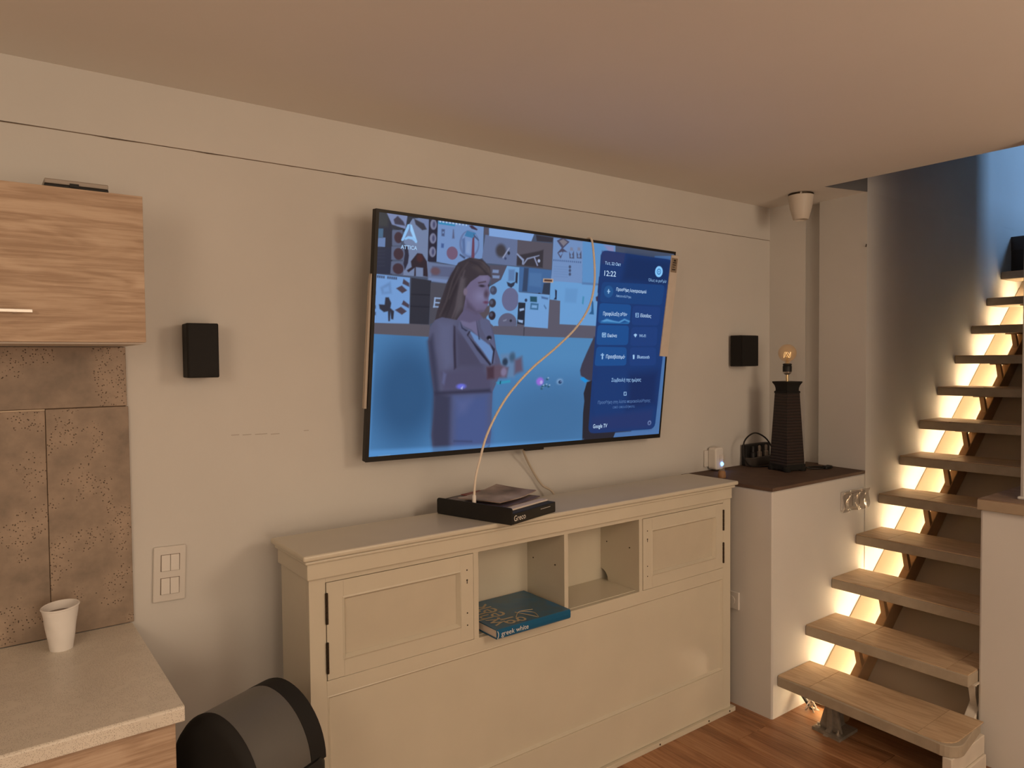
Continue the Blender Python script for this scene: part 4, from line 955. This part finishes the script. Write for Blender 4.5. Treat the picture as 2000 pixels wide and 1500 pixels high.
NX, NY = 620, 352
def srgb2lin(c):
    c = np.asarray(c, float) / 255.0
    return np.where(c <= 0.04045, c / 12.92, ((c + 0.055) / 1.055) ** 2.4)
su = np.linspace(BL / TW, 1 - BR / TW, NX); sv = np.linspace(BT / TH, 1 - BB / TH, NY)
ASP = TW / TH; PXS = 1.0 / 620          # soft width unit, in screen widths
gx = su[None, :].repeat(NY, 0); gy = (sv[:, None].repeat(NX, 1)) / ASP
IMG = np.zeros((NY, NX, 3))
for s_ in SHAPES:
    k, cr0, cg0, cb0, soft, al, d_ = s_
    col = np.array([cr0, cg0, cb0], float); sw = max(soft, 1.0) * PXS * (0.55 if soft > 3 else 1.0)
    if k == 'P':
        P = np.array(d_, float).reshape(-1, 2) / 1e4; P[:, 1] /= ASP
        lo = P.min(0) - sw; hi = P.max(0) + sw
    else:
        eu, ev, ru, rv = [q / 1e4 for q in d_]; ev /= ASP; rv /= ASP
        lo = np.array([eu - ru - sw, ev - rv - sw]); hi = np.array([eu + ru + sw, ev + rv + sw])
    i0 = np.searchsorted(su, lo[0]); i1 = np.searchsorted(su, hi[0]); j0 = np.searchsorted(gy[:, 0], lo[1]); j1 = np.searchsorted(gy[:, 0], hi[1])
    if i1 <= i0 or j1 <= j0: continue
    X_ = gx[j0:j1, i0:i1]; Y_ = gy[j0:j1, i0:i1]
    if k == 'P':
        dist = np.full(X_.shape, 1e9); ins = np.zeros(X_.shape, bool); n = len(P)
        for a in range(n):
            ax_, ay_ = P[a]; bx_, by_ = P[(a + 1) % n]; ex, ey = bx_ - ax_, by_ - ay_
            t = np.clip(((X_ - ax_) * ex + (Y_ - ay_) * ey) / (ex * ex + ey * ey + 1e-12), 0, 1)
            dist = np.minimum(dist, (X_ - ax_ - t * ex) ** 2 + (Y_ - ay_ - t * ey) ** 2)
            c_ = (ay_ > Y_) != (by_ > Y_)
            ins ^= c_ & (X_ < ex * (Y_ - ay_) / (ey if abs(ey) > 1e-12 else 1e-12) + ax_)
        sd = np.sqrt(dist) * np.where(ins, -1, 1)
    else:
        sd = (np.sqrt(((X_ - eu) / max(ru, 1e-5)) ** 2 + ((Y_ - ev) / max(rv, 1e-5)) ** 2) - 1) * min(ru, rv)
    A = np.clip(0.5 - sd / sw, 0, 1); A = A * A * (3 - 2 * A) * al
    IMG[j0:j1, i0:i1] = IMG[j0:j1, i0:i1] * (1 - A[..., None]) + col * A[..., None]
LIN = srgb2lin(IMG)
me = bpy.data.meshes.new('screen')
px_ = (gx - 0.5) * TW; py_ = (0.5 - gy * ASP) * TH
Vv = np.stack([px_, py_, np.full_like(px_, -0.0012)], -1).reshape(-1, 3)
Rm = np.array(TM.to_3x3()); Vw = Vv @ Rm.T
idx = np.arange(NX * NY).reshape(NY, NX)
Fq = np.stack([idx[1:, :-1], idx[1:, 1:], idx[:-1, 1:], idx[:-1, :-1]], -1).reshape(-1, 4)
me.vertices.add(NX * NY); me.vertices.foreach_set('co', Vw.astype(np.float32).ravel())
me.loops.add(Fq.size); me.loops.foreach_set('vertex_index', Fq.ravel().astype(np.int32))
me.polygons.add(len(Fq)); me.polygons.foreach_set('loop_start', np.arange(0, Fq.size, 4, dtype=np.int32))
me.update(calc_edges=True)
ca = me.color_attributes.new('picture', 'FLOAT_COLOR', 'POINT')
ca.data.foreach_set('color', np.concatenate([LIN.reshape(-1, 3), np.ones((NX * NY, 1))], 1).astype(np.float32).ravel())
ms = bpy.data.materials.new('lit_screen'); ms.use_nodes = True; nt = ms.node_tree; b_ = nt.nodes['Principled BSDF']
b_.inputs['Base Color'].default_value = (0.004, 0.004, 0.005, 1); b_.inputs['Roughness'].default_value = 0.30; b_.inputs['Specular IOR Level'].default_value = 0.10
at = nt.nodes.new('ShaderNodeAttribute'); at.attribute_name = 'picture'
nt.links.new(at.outputs['Color'], b_.inputs['Emission Color']); b_.inputs['Emission Strength'].default_value = 0.95
me.materials.append(ms)
sco = bpy.data.objects.new('screen', me); COL.objects.link(sco); sco.parent = tv; WORLD[sco] = TC.copy()
TMAT = {}
def glow(c):
    if c not in TMAT:
        l = srgb2lin(c); TMAT[c] = mat('screen_lettering', (0.01, 0.01, 0.01), 0.4, 0.1, emit=tuple(float(x) for x in l), estr=0.95)
    return TMAT[c]
for (s_, u0, v0, u1, v1, hh, c) in TEXTS:
    p0 = Vector(((u0 - .5) * TW, (.5 - v0) * TH, -0.0006)); p1 = Vector(((u1 - .5) * TW, (.5 - v1) * TH, -0.0006))
    d_ = p1 - p0; ang = math.atan2(d_.y, d_.x)
    m_ = TM @ Matrix.Translation(p0) @ Matrix.Rotation(ang, 4, 'Z')
    letters(s_, hh * TH * 1.30, glow(c), 'screen_text', sco, m_, width=d_.length, thick=0.0002)
# packing foam left on the edges of the set
foam = mat('packing_foam', (0.58, 0.515, 0.45), 0.8, var=0.04, vscale=30)
fo = MB().prism([((0.9785 - .5) * TW, (.5 - .0196) * TH), ((0.963 - .5) * TW, (.5 - .555) * TH), ((0.9985 - .5) * TW, (.5 - .558) * TH), ((1.0115 - .5) * TW, (.5 - .0196) * TH)], 0.0004, 0.006)
fo.xf(TM).build('foam_strip', foam, tv, bevel=0.001)
lb = MB().prism([((0.979 - .5) * TW, (.5 - .034) * TH), ((0.9775 - .5) * TW, (.5 - .109) * TH), ((1.004 - .5) * TW, (.5 - .110) * TH), ((1.006 - .5) * TW, (.5 - .035) * TH)], 0.0061, 0.0066)
lbo = lb.xf(TM).build('label_sticker', mat('label_grey', (0.26, 0.20, 0.145), 0.7), tv)
mk = mat('label_ink', (0.03, 0.022, 0.018), 0.7)
for (a, b2, c2, d2) in ((0.988, 0.998, 0.042, 0.052), (0.985, 1.0, 0.056, 0.062), (0.984, 0.999, 0.068, 0.073), (0.984, 0.995, 0.080, 0.084), (0.983, 0.998, 0.092, 0.098)):
    tvbox((a - .5) * TW, (b2 - .5) * TW, (.5 - d2) * TH, (.5 - c2) * TH, 0.0066, 0.0069).build('label_mark', mk, lbo)
fl_ = [((-0.0035 - .5) * TW, (.5 - .252) * TH), ((-0.0055 - .5) * TW, (.5 - .29) * TH), ((-0.0068 - .5) * TW, (.5 - .60) * TH), ((-0.0068 - .5) * TW, (.5 - .783) * TH), ((-0.001 - .5) * TW, (.5 - .783) * TH), ((-0.001 - .5) * TW, (.5 - .25) * TH)]
MB().prism(fl_, -0.02, -0.006).xf(TM).build('foam_strip', mat('packing_foam_dull', (0.45, 0.385, 0.32), 0.8), tv)
# cables
cab = thing('white_cable', 'thin white cable hanging across the television screen down to the document tray', 'cable', (1.6, 2.0, 1.068))
MB().tube(smooth_path([(1.93, 2.10, 1.975), (1.924, 2.070, 1.986), (1.921, 2.046, 1.972), (1.918, 2.03, 1.875), (1.905, 2.02, 1.795), (1.869, 2.01, 1.716), (1.795, 2.0, 1.637), (1.686, 1.99, 1.561), (1.572, 1.98, 1.492), (1.481, 1.98, 1.416), (1.42, 1.98, 1.344), (1.373, 1.98, 1.266), (1.347, 1.98, 1.194), (1.324, 1.975, 1.129), (1.314, 1.97, 1.066)], 6), 0.0042, 8).build('cord', M['cable_w'], cab)
MB().lathe([(0.006, 0), (0.0065, .002), (0.0065, .028), (0.004, .032)], (1.3145, 1.97, 1.0455), 10).build('connector', M['white_plastic'], cab)
tag(MB().tube(smooth_path([(1.655, 2.15, 1.205), (1.667, 2.16, 1.176), (1.706, 2.185, 1.131), (1.755, 2.2, 1.069), (1.789, 2.195, 1.025), (1.824, 2.165, 0.985), (1.84, 2.16, 0.85)], 6), 0.0045, 8).build('hanging_cable', mat('cream_cord', (0.5, 0.42, 0.33), 0.5)),
    'short cream cord dropping from under the television behind the cream cabinet', 'cable')

# ------------------------------------------------------------------ document tray, book and magazines
TB = Vector((1.35, 1.81, 0.9985)); E1 = Vector((-.279, .960, 0)).normalized(); E2 = Vector((.960, .279, 0)).normalized()
TF = Matrix(((E2.x, E1.x, 0, TB.x), (E2.y, E1.y, 0, TB.y), (0, 0, 1, TB.z), (0, 0, 0, 1)))   # local x = E2, y = E1
tr = thing('document_tray', 'black document tray overhanging the front edge of the cream cabinet top', 'tray', TB + E1 * .16 + E2 * .12)
B(0.0, 0.25, 0.004, 0.318, 0.0, 0.003).xf(TF).build('base', M['black'], tr)
MB().prism(rrect(0.0, 0.32, 0.0, 0.0545, 0.009), -0.001, 0.005, 'x').xf(TF).build('side_wall', M['black'], tr, bevel=0.001)
B(0.005, 0.25, 0.314, 0.319, 0.003, 0.045).xf(TF).build('back_wall', M['black'], tr)
bk = thing('black_art_book', 'thick black art book with white lettered spine lying in the document tray', 'book', TB + E1 * .14 + E2 * .13 + Vector((0, 0, .003)))
B(0.007, 0.247, 0.002, 0.30, 0.0032, 0.0062).xf(TF).build('cover', M['black'], bk)
B(0.007, 0.247, 0.002, 0.30, 0.0325, 0.0355).xf(TF).build('cover', M['black'], bk)
sp = B(0.007, 0.247, 0.0, 0.005, 0.0032, 0.0355).xf(TF).build('spine', M['black'], bk, bevel=0.0015)
B(0.009, 0.243, 0.005, 0.297, 0.0062, 0.0325).xf(TF).build('pages', M['paper'], bk)
wht = mat('white_print', (0.75, 0.71, 0.66), 0.6)
letters('Greco', 0.026, wht, 'spine_lettering', sp, TF @ Matrix.Translation((0.010, -0.0006, 0.011)) @ Matrix.Rotation(R(90), 4, 'X'), width=0.062)
B(0.158, 0.215, -0.0007, 0.0, 0.0245, 0.0257).xf(TF).build('spine_line', wht, sp)
def sheet(x0, x1, y0, y1, z, th, lift, seed, nx=14, ny=12):
    vs = []; fs = []
    for top in (1, 0):
        for j in range(ny + 1):
            for i in range(nx + 1):
                u, v = i / nx, j / ny
                zz = z + lift[0] * u ** 3 + lift[1] * v ** 3 + lift[2] * (u * v) ** 2 + 0.0015 * math.sin(5 * u + seed) * math.sin(4 * v + seed) + lift[3] * (1 - u) ** 3
                vs.append((x0 + (x1 - x0) * u, y0 + (y1 - y0) * v, zz + (th if top else 0)))
    n = (nx + 1) * (ny + 1)
    for j in range(ny):
        for i in range(nx):
            a = j * (nx + 1) + i; fs.append((a, a + 1, a + nx + 2, a + nx + 1)); fs.append((n + a, n + a + nx + 1, n + a + nx + 2, n + a + 1))
    ring = [i for i in range(nx + 1)] + [(j + 1) * (nx + 1) + nx for j in range(ny)] + [ny * (nx + 1) + nx - 1 - i for i in range(nx)] + [(ny - 1 - j) * (nx + 1) for j in range(ny - 1)]
    for k in range(len(ring)):
        a, b2 = ring[k], ring[(k + 1) % len(ring)]; fs.append((a, n + a, n + b2, b2))
    q = MB().add(vs, fs); q.sm = True; return q
def printed(name, cols, scale):
    m = bpy.data.materials.new(name); m.use_nodes = True; nt = m.node_tree; b = nt.nodes['Principled BSDF']; b.inputs['Roughness'].default_value = 0.35
    tc = nt.nodes.new('ShaderNodeTexCoord'); n = nt.nodes.new('ShaderNodeTexNoise'); n.inputs['Scale'].default_value = scale; n.inputs['Detail'].default_value = 3
    nt.links.new(tc.outputs['Object'], n.inputs['Vector']); r = nt.nodes.new('ShaderNodeValToRGB'); e = r.color_ramp.elements
    e[0].position = .34; e[0].color = (*cols[0], 1); e[1].position = .66; e[1].color = (*cols[-1], 1)
    for i, c in enumerate(cols[1:-1]): k = e.new(.34 + .32 * (i + 1) / (len(cols) - 1)); k.color = (*c, 1)
    nt.links.new(n.outputs['Fac'], r.inputs['Fac']); nt.links.new(r.outputs['Color'], b.inputs['Base Color']); return m
mags = [(0.008, 0.243, 0.030, 0.29, 0.0368, 0.0050, (0, 0, 0, 0), 'white paged magazine directly on top of the black art book', M['paper'], 0.0),
        (0.032, 0.248, 0.055, 0.30, 0.0440, 0.0035, (0.001, 0, 0, 0.0), 'dark violet magazine under the curled top magazine in the tray', printed('violet_cover', [(.05, .035, .045), (.10, .07, .085), (.16, .11, .11)], 14), 2.0),
        (0.042, 0.272, 0.075, 0.245, 0.0510, 0.0030, (0.010, 0.002, 0.004, 0.004), 'curled magazine with a faded face cover on top of the pile in the tray', printed('photo_cover', [(.09, .065, .055), (.30, .21, .165), (.50, .40, .34)], 7), 4.0)]
for (a, b2, c, d2, z, th, lf, lab, mm, sd) in mags:
    rz = Matrix.Rotation(R(sd), 4, 'Z')
    tag(sheet(a, b2, c, d2, z, th, lf, sd).xf(TF @ rz).build('magazine', mm), lab, 'magazine', 'magazines in the document tray')
tag(B(0.10, 0.20, 0.25, 0.30, 0.0495, 0.0520).xf(TF).build('leaflet', mat('red_leaflet', (0.23, 0.05, 0.045), 0.5)), 'small red leaflet at the back of the magazine pile', 'leaflet')

# ------------------------------------------------------------------ blue book in the cubby
bb = thing('blue_book', 'large blue hardback book lying flat in the left open cubby', 'book', (1.467, 1.97, 0.6325))
blue = printed('blue_cover', [(.010, .090, .20), (.020, .12, .23), (.045, .11, .16), (.012, .13, .29)], 9)
blue2 = mat('blue_spine', (.006, .10, .22), 0.35)
B(1.312, 1.622, 1.848, 2.105, 0.6325, 0.6355).build('cover', blue2, bb)
cvr = B(1.312, 1.622, 1.848, 2.105, 0.6605, 0.6635).build('cover', blue, bb)
spn = MB().prism([(1.8485, 0.6325), (1.8445, 0.637), (1.8435, 0.648), (1.8445, 0.659), (1.8485, 0.6635)], 1.312, 1.622, 'x').build('spine', blue2, bb)
B(1.316, 1.617, 1.850, 2.101, 0.6355, 0.6605).build('pages', M['paper'], bb)
letters('greek white', 0.0225, wht, 'spine_lettering', spn, frame3((1.328, 1.8428, 0.6415), (1, 0, 0), (0, 0, 1)), width=0.110)
MB().tube([(1.3135, 1.8432, .636 + .024 * k / 6) if k in (0, 6) else (1.3135 + .004 * math.sin(k * math.pi / 6), 1.8430, .636 + .024 * k / 6) for k in range(7)], 0.0012, 6).build('spine_mark', wht, spn)
gold = mat('cream_print', (0.46, 0.38, 0.25), 0.5)
letters('greek', 0.115, gold, 'cover_lettering', cvr, frame3((1.424, 1.858, 0.6639), (0, 1, 0), (-1, 0, 0)), width=0.215)
letters('white', 0.090, gold, 'cover_lettering', cvr, frame3((1.372, 1.874, 0.66405), (0, 1, 0), (-1, 0, 0)), width=0.205)
for pts in ([(1.43, 1.90), (1.47, 1.935), (1.52, 1.925)], [(1.455, 1.94), (1.475, 1.895), (1.488, 1.858)], [(1.475, 1.935), (1.505, 1.90), (1.492, 1.858)]):
    MB().tube(smooth_path([(a, b2, 0.6638) for a, b2 in pts], 5), 0.0016, 5).build('cover_drawing', gold, cvr)

# ------------------------------------------------------------------ table lamp on the ledge
LC = Vector((3.137, 1.985, 0.9772))
lp = thing('table_lamp', 'dark tapered square table lamp with bare amber globe bulb on the ledge', 'lamp', LC)
va = math.atan2(-1.985, -3.137)
def sqring(hd, z): return [(LC.x + hd * math.cos(va + k * math.pi / 2), LC.y + hd * math.sin(va + k * math.pi / 2), LC.z + z) for k in range(4)]
def sqloft(prof):
    v_, f_ = ringloft([sqring(r_, z_) for r_, z_ in prof], 4); return MB().add(v_, f_)
lampm = bpy.data.materials.new('lamp_ribbed'); lampm.use_nodes = True; nt = lampm.node_tree; b_ = nt.nodes['Principled BSDF']; b_.inputs['Roughness'].default_value = 0.6
tc = nt.nodes.new('ShaderNodeTexCoord'); wv = nt.nodes.new('ShaderNodeTexWave'); wv.bands_direction = 'Z'; wv.inputs['Scale'].default_value = 22; wv.inputs['Distortion'].default_value = 1.5
rp = nt.nodes.new('ShaderNodeValToRGB'); rp.color_ramp.elements[0].color = (0.012, 0.008, 0.007, 1); rp.color_ramp.elements[1].color = (0.034, 0.019, 0.014, 1)
nt.links.new(tc.outputs['Object'], wv.inputs['Vector']); nt.links.new(wv.outputs['Color'], rp.inputs['Fac']); nt.links.new(rp.outputs['Color'], b_.inputs['Base Color'])
bp = nt.nodes.new('ShaderNodeBump'); bp.inputs['Strength'].default_value = 0.4; bp.inputs['Distance'].default_value = 0.004; nt.links.new(wv.outputs['Color'], bp.inputs['Height']); nt.links.new(bp.outputs['Normal'], b_.inputs['Normal'])
sqloft([(0.080, 0.012), (0.056, 0.374)]).build('shaft', lampm, lp)
sqloft([(0.083, 0.008), (0.083, 0.030), (0.079, 0.034)]).build('base_moulding', M['black_soft'], lp)
sqloft([(0.059, 0.372), (0.059, 0.380), (0.052, 0.384), (0.053, 0.396), (0.057, 0.408), (0.065, 0.419), (0.068, 0.422), (0.068, 0.428)]).build('capital', M['black_soft'], lp)
for k in range(4):
    a = va + k * math.pi / 2
    MB().lathe([(0.016, 0), (0.019, .006), (0.019, .018), (0.012, .026)], (LC.x + .068 * math.cos(a), LC.y + .068 * math.sin(a), LC.z), 10).build('foot', M['black_soft'], lp)
MB().lathe([(0.0065, 0.428), (0.0065, 0.462)], LC, 12).build('stem', M['brass'], lp)
sk = MB().lathe([(0.010, 0.460), (0.019, 0.468), (0.0205, 0.474)], LC, 20).build('socket_cup', M['steel'], lp)
skt = MB().lathe([(0.0205, 0.474), (0.021, 0.478), (0.021, 0.500), (0.0185, 0.504), (0.0205, 0.507), (0.0205, 0.512), (0.014, 0.514)], LC, 20).build('socket', M['black'], lp)
amber = bpy.data.materials.new('amber_glass'); amber.use_nodes = True; b_ = amber.node_tree.nodes['Principled BSDF']
b_.inputs['Base Color'].default_value = (0.75, 0.48, 0.20, 1); b_.inputs['Roughness'].default_value = 0.04; b_.inputs['Alpha'].default_value = 0.36; b_.inputs['Specular IOR Level'].default_value = 0.8
gp = [(0.011, 0.514), (0.012, 0.522)] + [(0.0425 * math.sin(R(a)), 0.564 - 0.0425 * math.cos(R(a))) for a in range(20, 181, 10)]
bu = MB().lathe([(r_ if r_ > 1e-4 else 0.0, z_) for r_, z_ in gp], LC, 28).build('bulb', amber, lp)
fil = mat('filament', (0.9, 0.6, 0.25), 0.4, metal=0.8, emit=(1.0, 0.62, 0.25), estr=1.2)
MB().tube([(LC.x + 0.016 * math.cos(t * .9), LC.y + 0.016 * math.sin(t * .9), LC.z + .555 + .014 * math.sin(t * 2.3)) for t in [k * .35 for k in range(24)]], 0.0011, 5).build('filament', fil, bu)
MB().lathe([(0.003, 0.514), (0.004, 0.54), (0.002, 0.556)], LC, 8).build('filament_stem', M['brass'], bu)

# ------------------------------------------------------------------ small things on the ledge
pk = thing('plug_in_device', 'white plug-in device with glowing blue light low on the wall by the ledge', 'plug', (2.87, W, 0.985))
B(2.815, 2.945, W - 0.009, W - .0004, 0.995, 1.075).build('socket_plate', M['plate'], pk, bevel=0.003)
MB().prism(rrect(2.838, 2.900, 0.983, 1.090, 0.014), W - 0.055, W - 0.009, 'y').build('body', M['white_plastic'], pk, bevel=0.006)
MB().lathe([(0.0, -0.0095), (0.007, -.007), (0.0095, 0), (0.007, .007), (0.0, 0.0095)], (2.884, W - 0.055, 1.010), 14).build('indicator_light', mat('blue_led', (.2, .5, 1), .3, emit=(0.10, 0.35, 1.0), estr=9.0), pk)
vl = thing('glass_vial', 'small clear vial with a wooden foot at the left edge of the ledge', 'vial', (2.716, 2.045, 0.9772))
MB().lathe([(0.0, 0.0), (0.017, 0.0), (0.018, 0.008), (0.0165, 0.026), (0.012, 0.031), (0.0, 0.031)], (2.716, 2.045, 0.9772), 18).build('wooden_foot', mat('small_wood', (.30, .16, .075), .6, var=.15, vscale=60), vl)
gl = bpy.data.materials.new('clear_vial'); gl.use_nodes = True; b_ = gl.node_tree.nodes['Principled BSDF']; b_.inputs['Base Color'].default_value = (.6, .5, .4, 1); b_.inputs['Alpha'].default_value = .18; b_.inputs['Roughness'].default_value = .08
MB().lathe([(0.012, 0.031), (0.013, 0.034), (0.013, 0.10), (0.010, 0.105)], (2.716, 2.045, 0.9772), 18).build('glass', gl, vl)
ps = thing('power_strip', 'black power strip with grey plugs against the wall left of the lamp', 'power strip', (3.17, 2.17, 0.9772))
B(3.10, 3.30, 2.185, 2.215, 0.9775, 1.083).build('body', M['black'], ps, bevel=0.004)
B(3.085, 3.28, 2.150, 2.184, 0.9775, 1.022).build('lower_block', mat('smoky_plastic', (.05, .042, .036), .25, .6), ps, bevel=0.004)
for k in range(3): MB().lathe([(0.0125, 0), (0.0125, .022), (0.008, .026), (0.008, .05), (0.004, .055)], (3.125 + .055 * k, 2.166, 1.0222), 10).build('plug', [M['cable_b'], M['silver'], M['silver']][k], ps)
tag(MB().tube(smooth_path([(3.185, 2.075, 1.03), (3.169, 2.09, 1.079), (3.147, 2.11, 1.122), (3.104, 2.13, 1.147), (3.057, 2.135, 1.141), (3.017, 2.14, 1.11), (3.009, 2.14, 1.06), (3.016, 2.135, 1.02), (3.052, 2.13, 0.990), (3.12, 2.118, 0.9815), (3.19, 2.09, 0.9815)], 6), 0.0038, 8).build('cable_loop', M['cable_b']), 'black cable loop standing up beside the lamp', 'cable')
ad = thing('cord_switch', 'black cord with inline switch on the ledge right of the lamp', 'cord', (3.32, 1.89, 0.9772))
MB().prism(rrect(3.295, 3.345, 1.872, 1.902, 0.008), 0.9773, 0.992).xf(Matrix.Identity(4)).build('switch_body', M['black'], ad, bevel=0.003)
MB().tube(smooth_path([(3.225, 1.945, 0.986), (3.26, 1.955, 0.982), (3.31, 1.95, 0.981), (3.335, 1.925, 0.981), (3.33, 1.90, 0.984)], 6), 0.0036, 8).build('cord', M['cable_b'], ad)
MB().tube(smooth_path([(3.225, 1.935, 0.986), (3.25, 1.91, 0.981), (3.28, 1.892, 0.982), (3.297, 1.888, 0.984)], 6), 0.0036, 8).build('cord', M['cable_b'], ad)
MB().tube(smooth_path([(3.345, 1.886, 0.984), (3.365, 1.885, 0.981), (3.39, 1.90, 0.981), (3.40, 1.93, 0.981)], 6), 0.0036, 8).build('cord', M['cable_b'], ad)

# ------------------------------------------------------------------ ceiling spot
spc = Vector((3.18, 1.944, CZ))
cl = thing('ceiling_spot', 'white tapered spot lamp fixed to the ceiling above the niche', 'ceiling lamp', spc)
MB().lathe([(0.0, -0.100), (0.030, -0.100), (0.033, -0.123), (0.036, -0.118), (0.049, -0.070), (0.0555, -0.030), (0.0575, -0.010)], spc, 36).build('shade', mat('spot_white', (.60, .535, .46), .5), cl)
MB().lathe([(0.054, -0.010), (0.057, -0.009), (0.057, -0.002), (0.050, -0.0006)], spc, 36).build('mounting_ring', M['hinge'], cl)
MB().lathe([(0.0, -0.006), (0.004, -0.005), (0.005, 0.0), (0.004, 0.005), (0.0, 0.006)], spc + Vector((-.049, -.031, -.006)), 8).build('screw', M['steel'], cl)
tag(MB().tube([(3.4045, 1.745, 2.040), (3.400, 1.742, 2.044), (3.394, 1.738, 2.050)], 0.0022, 6).build('nail', M['hinge']), 'small bent nail on the corner of the niche wall', 'nail')
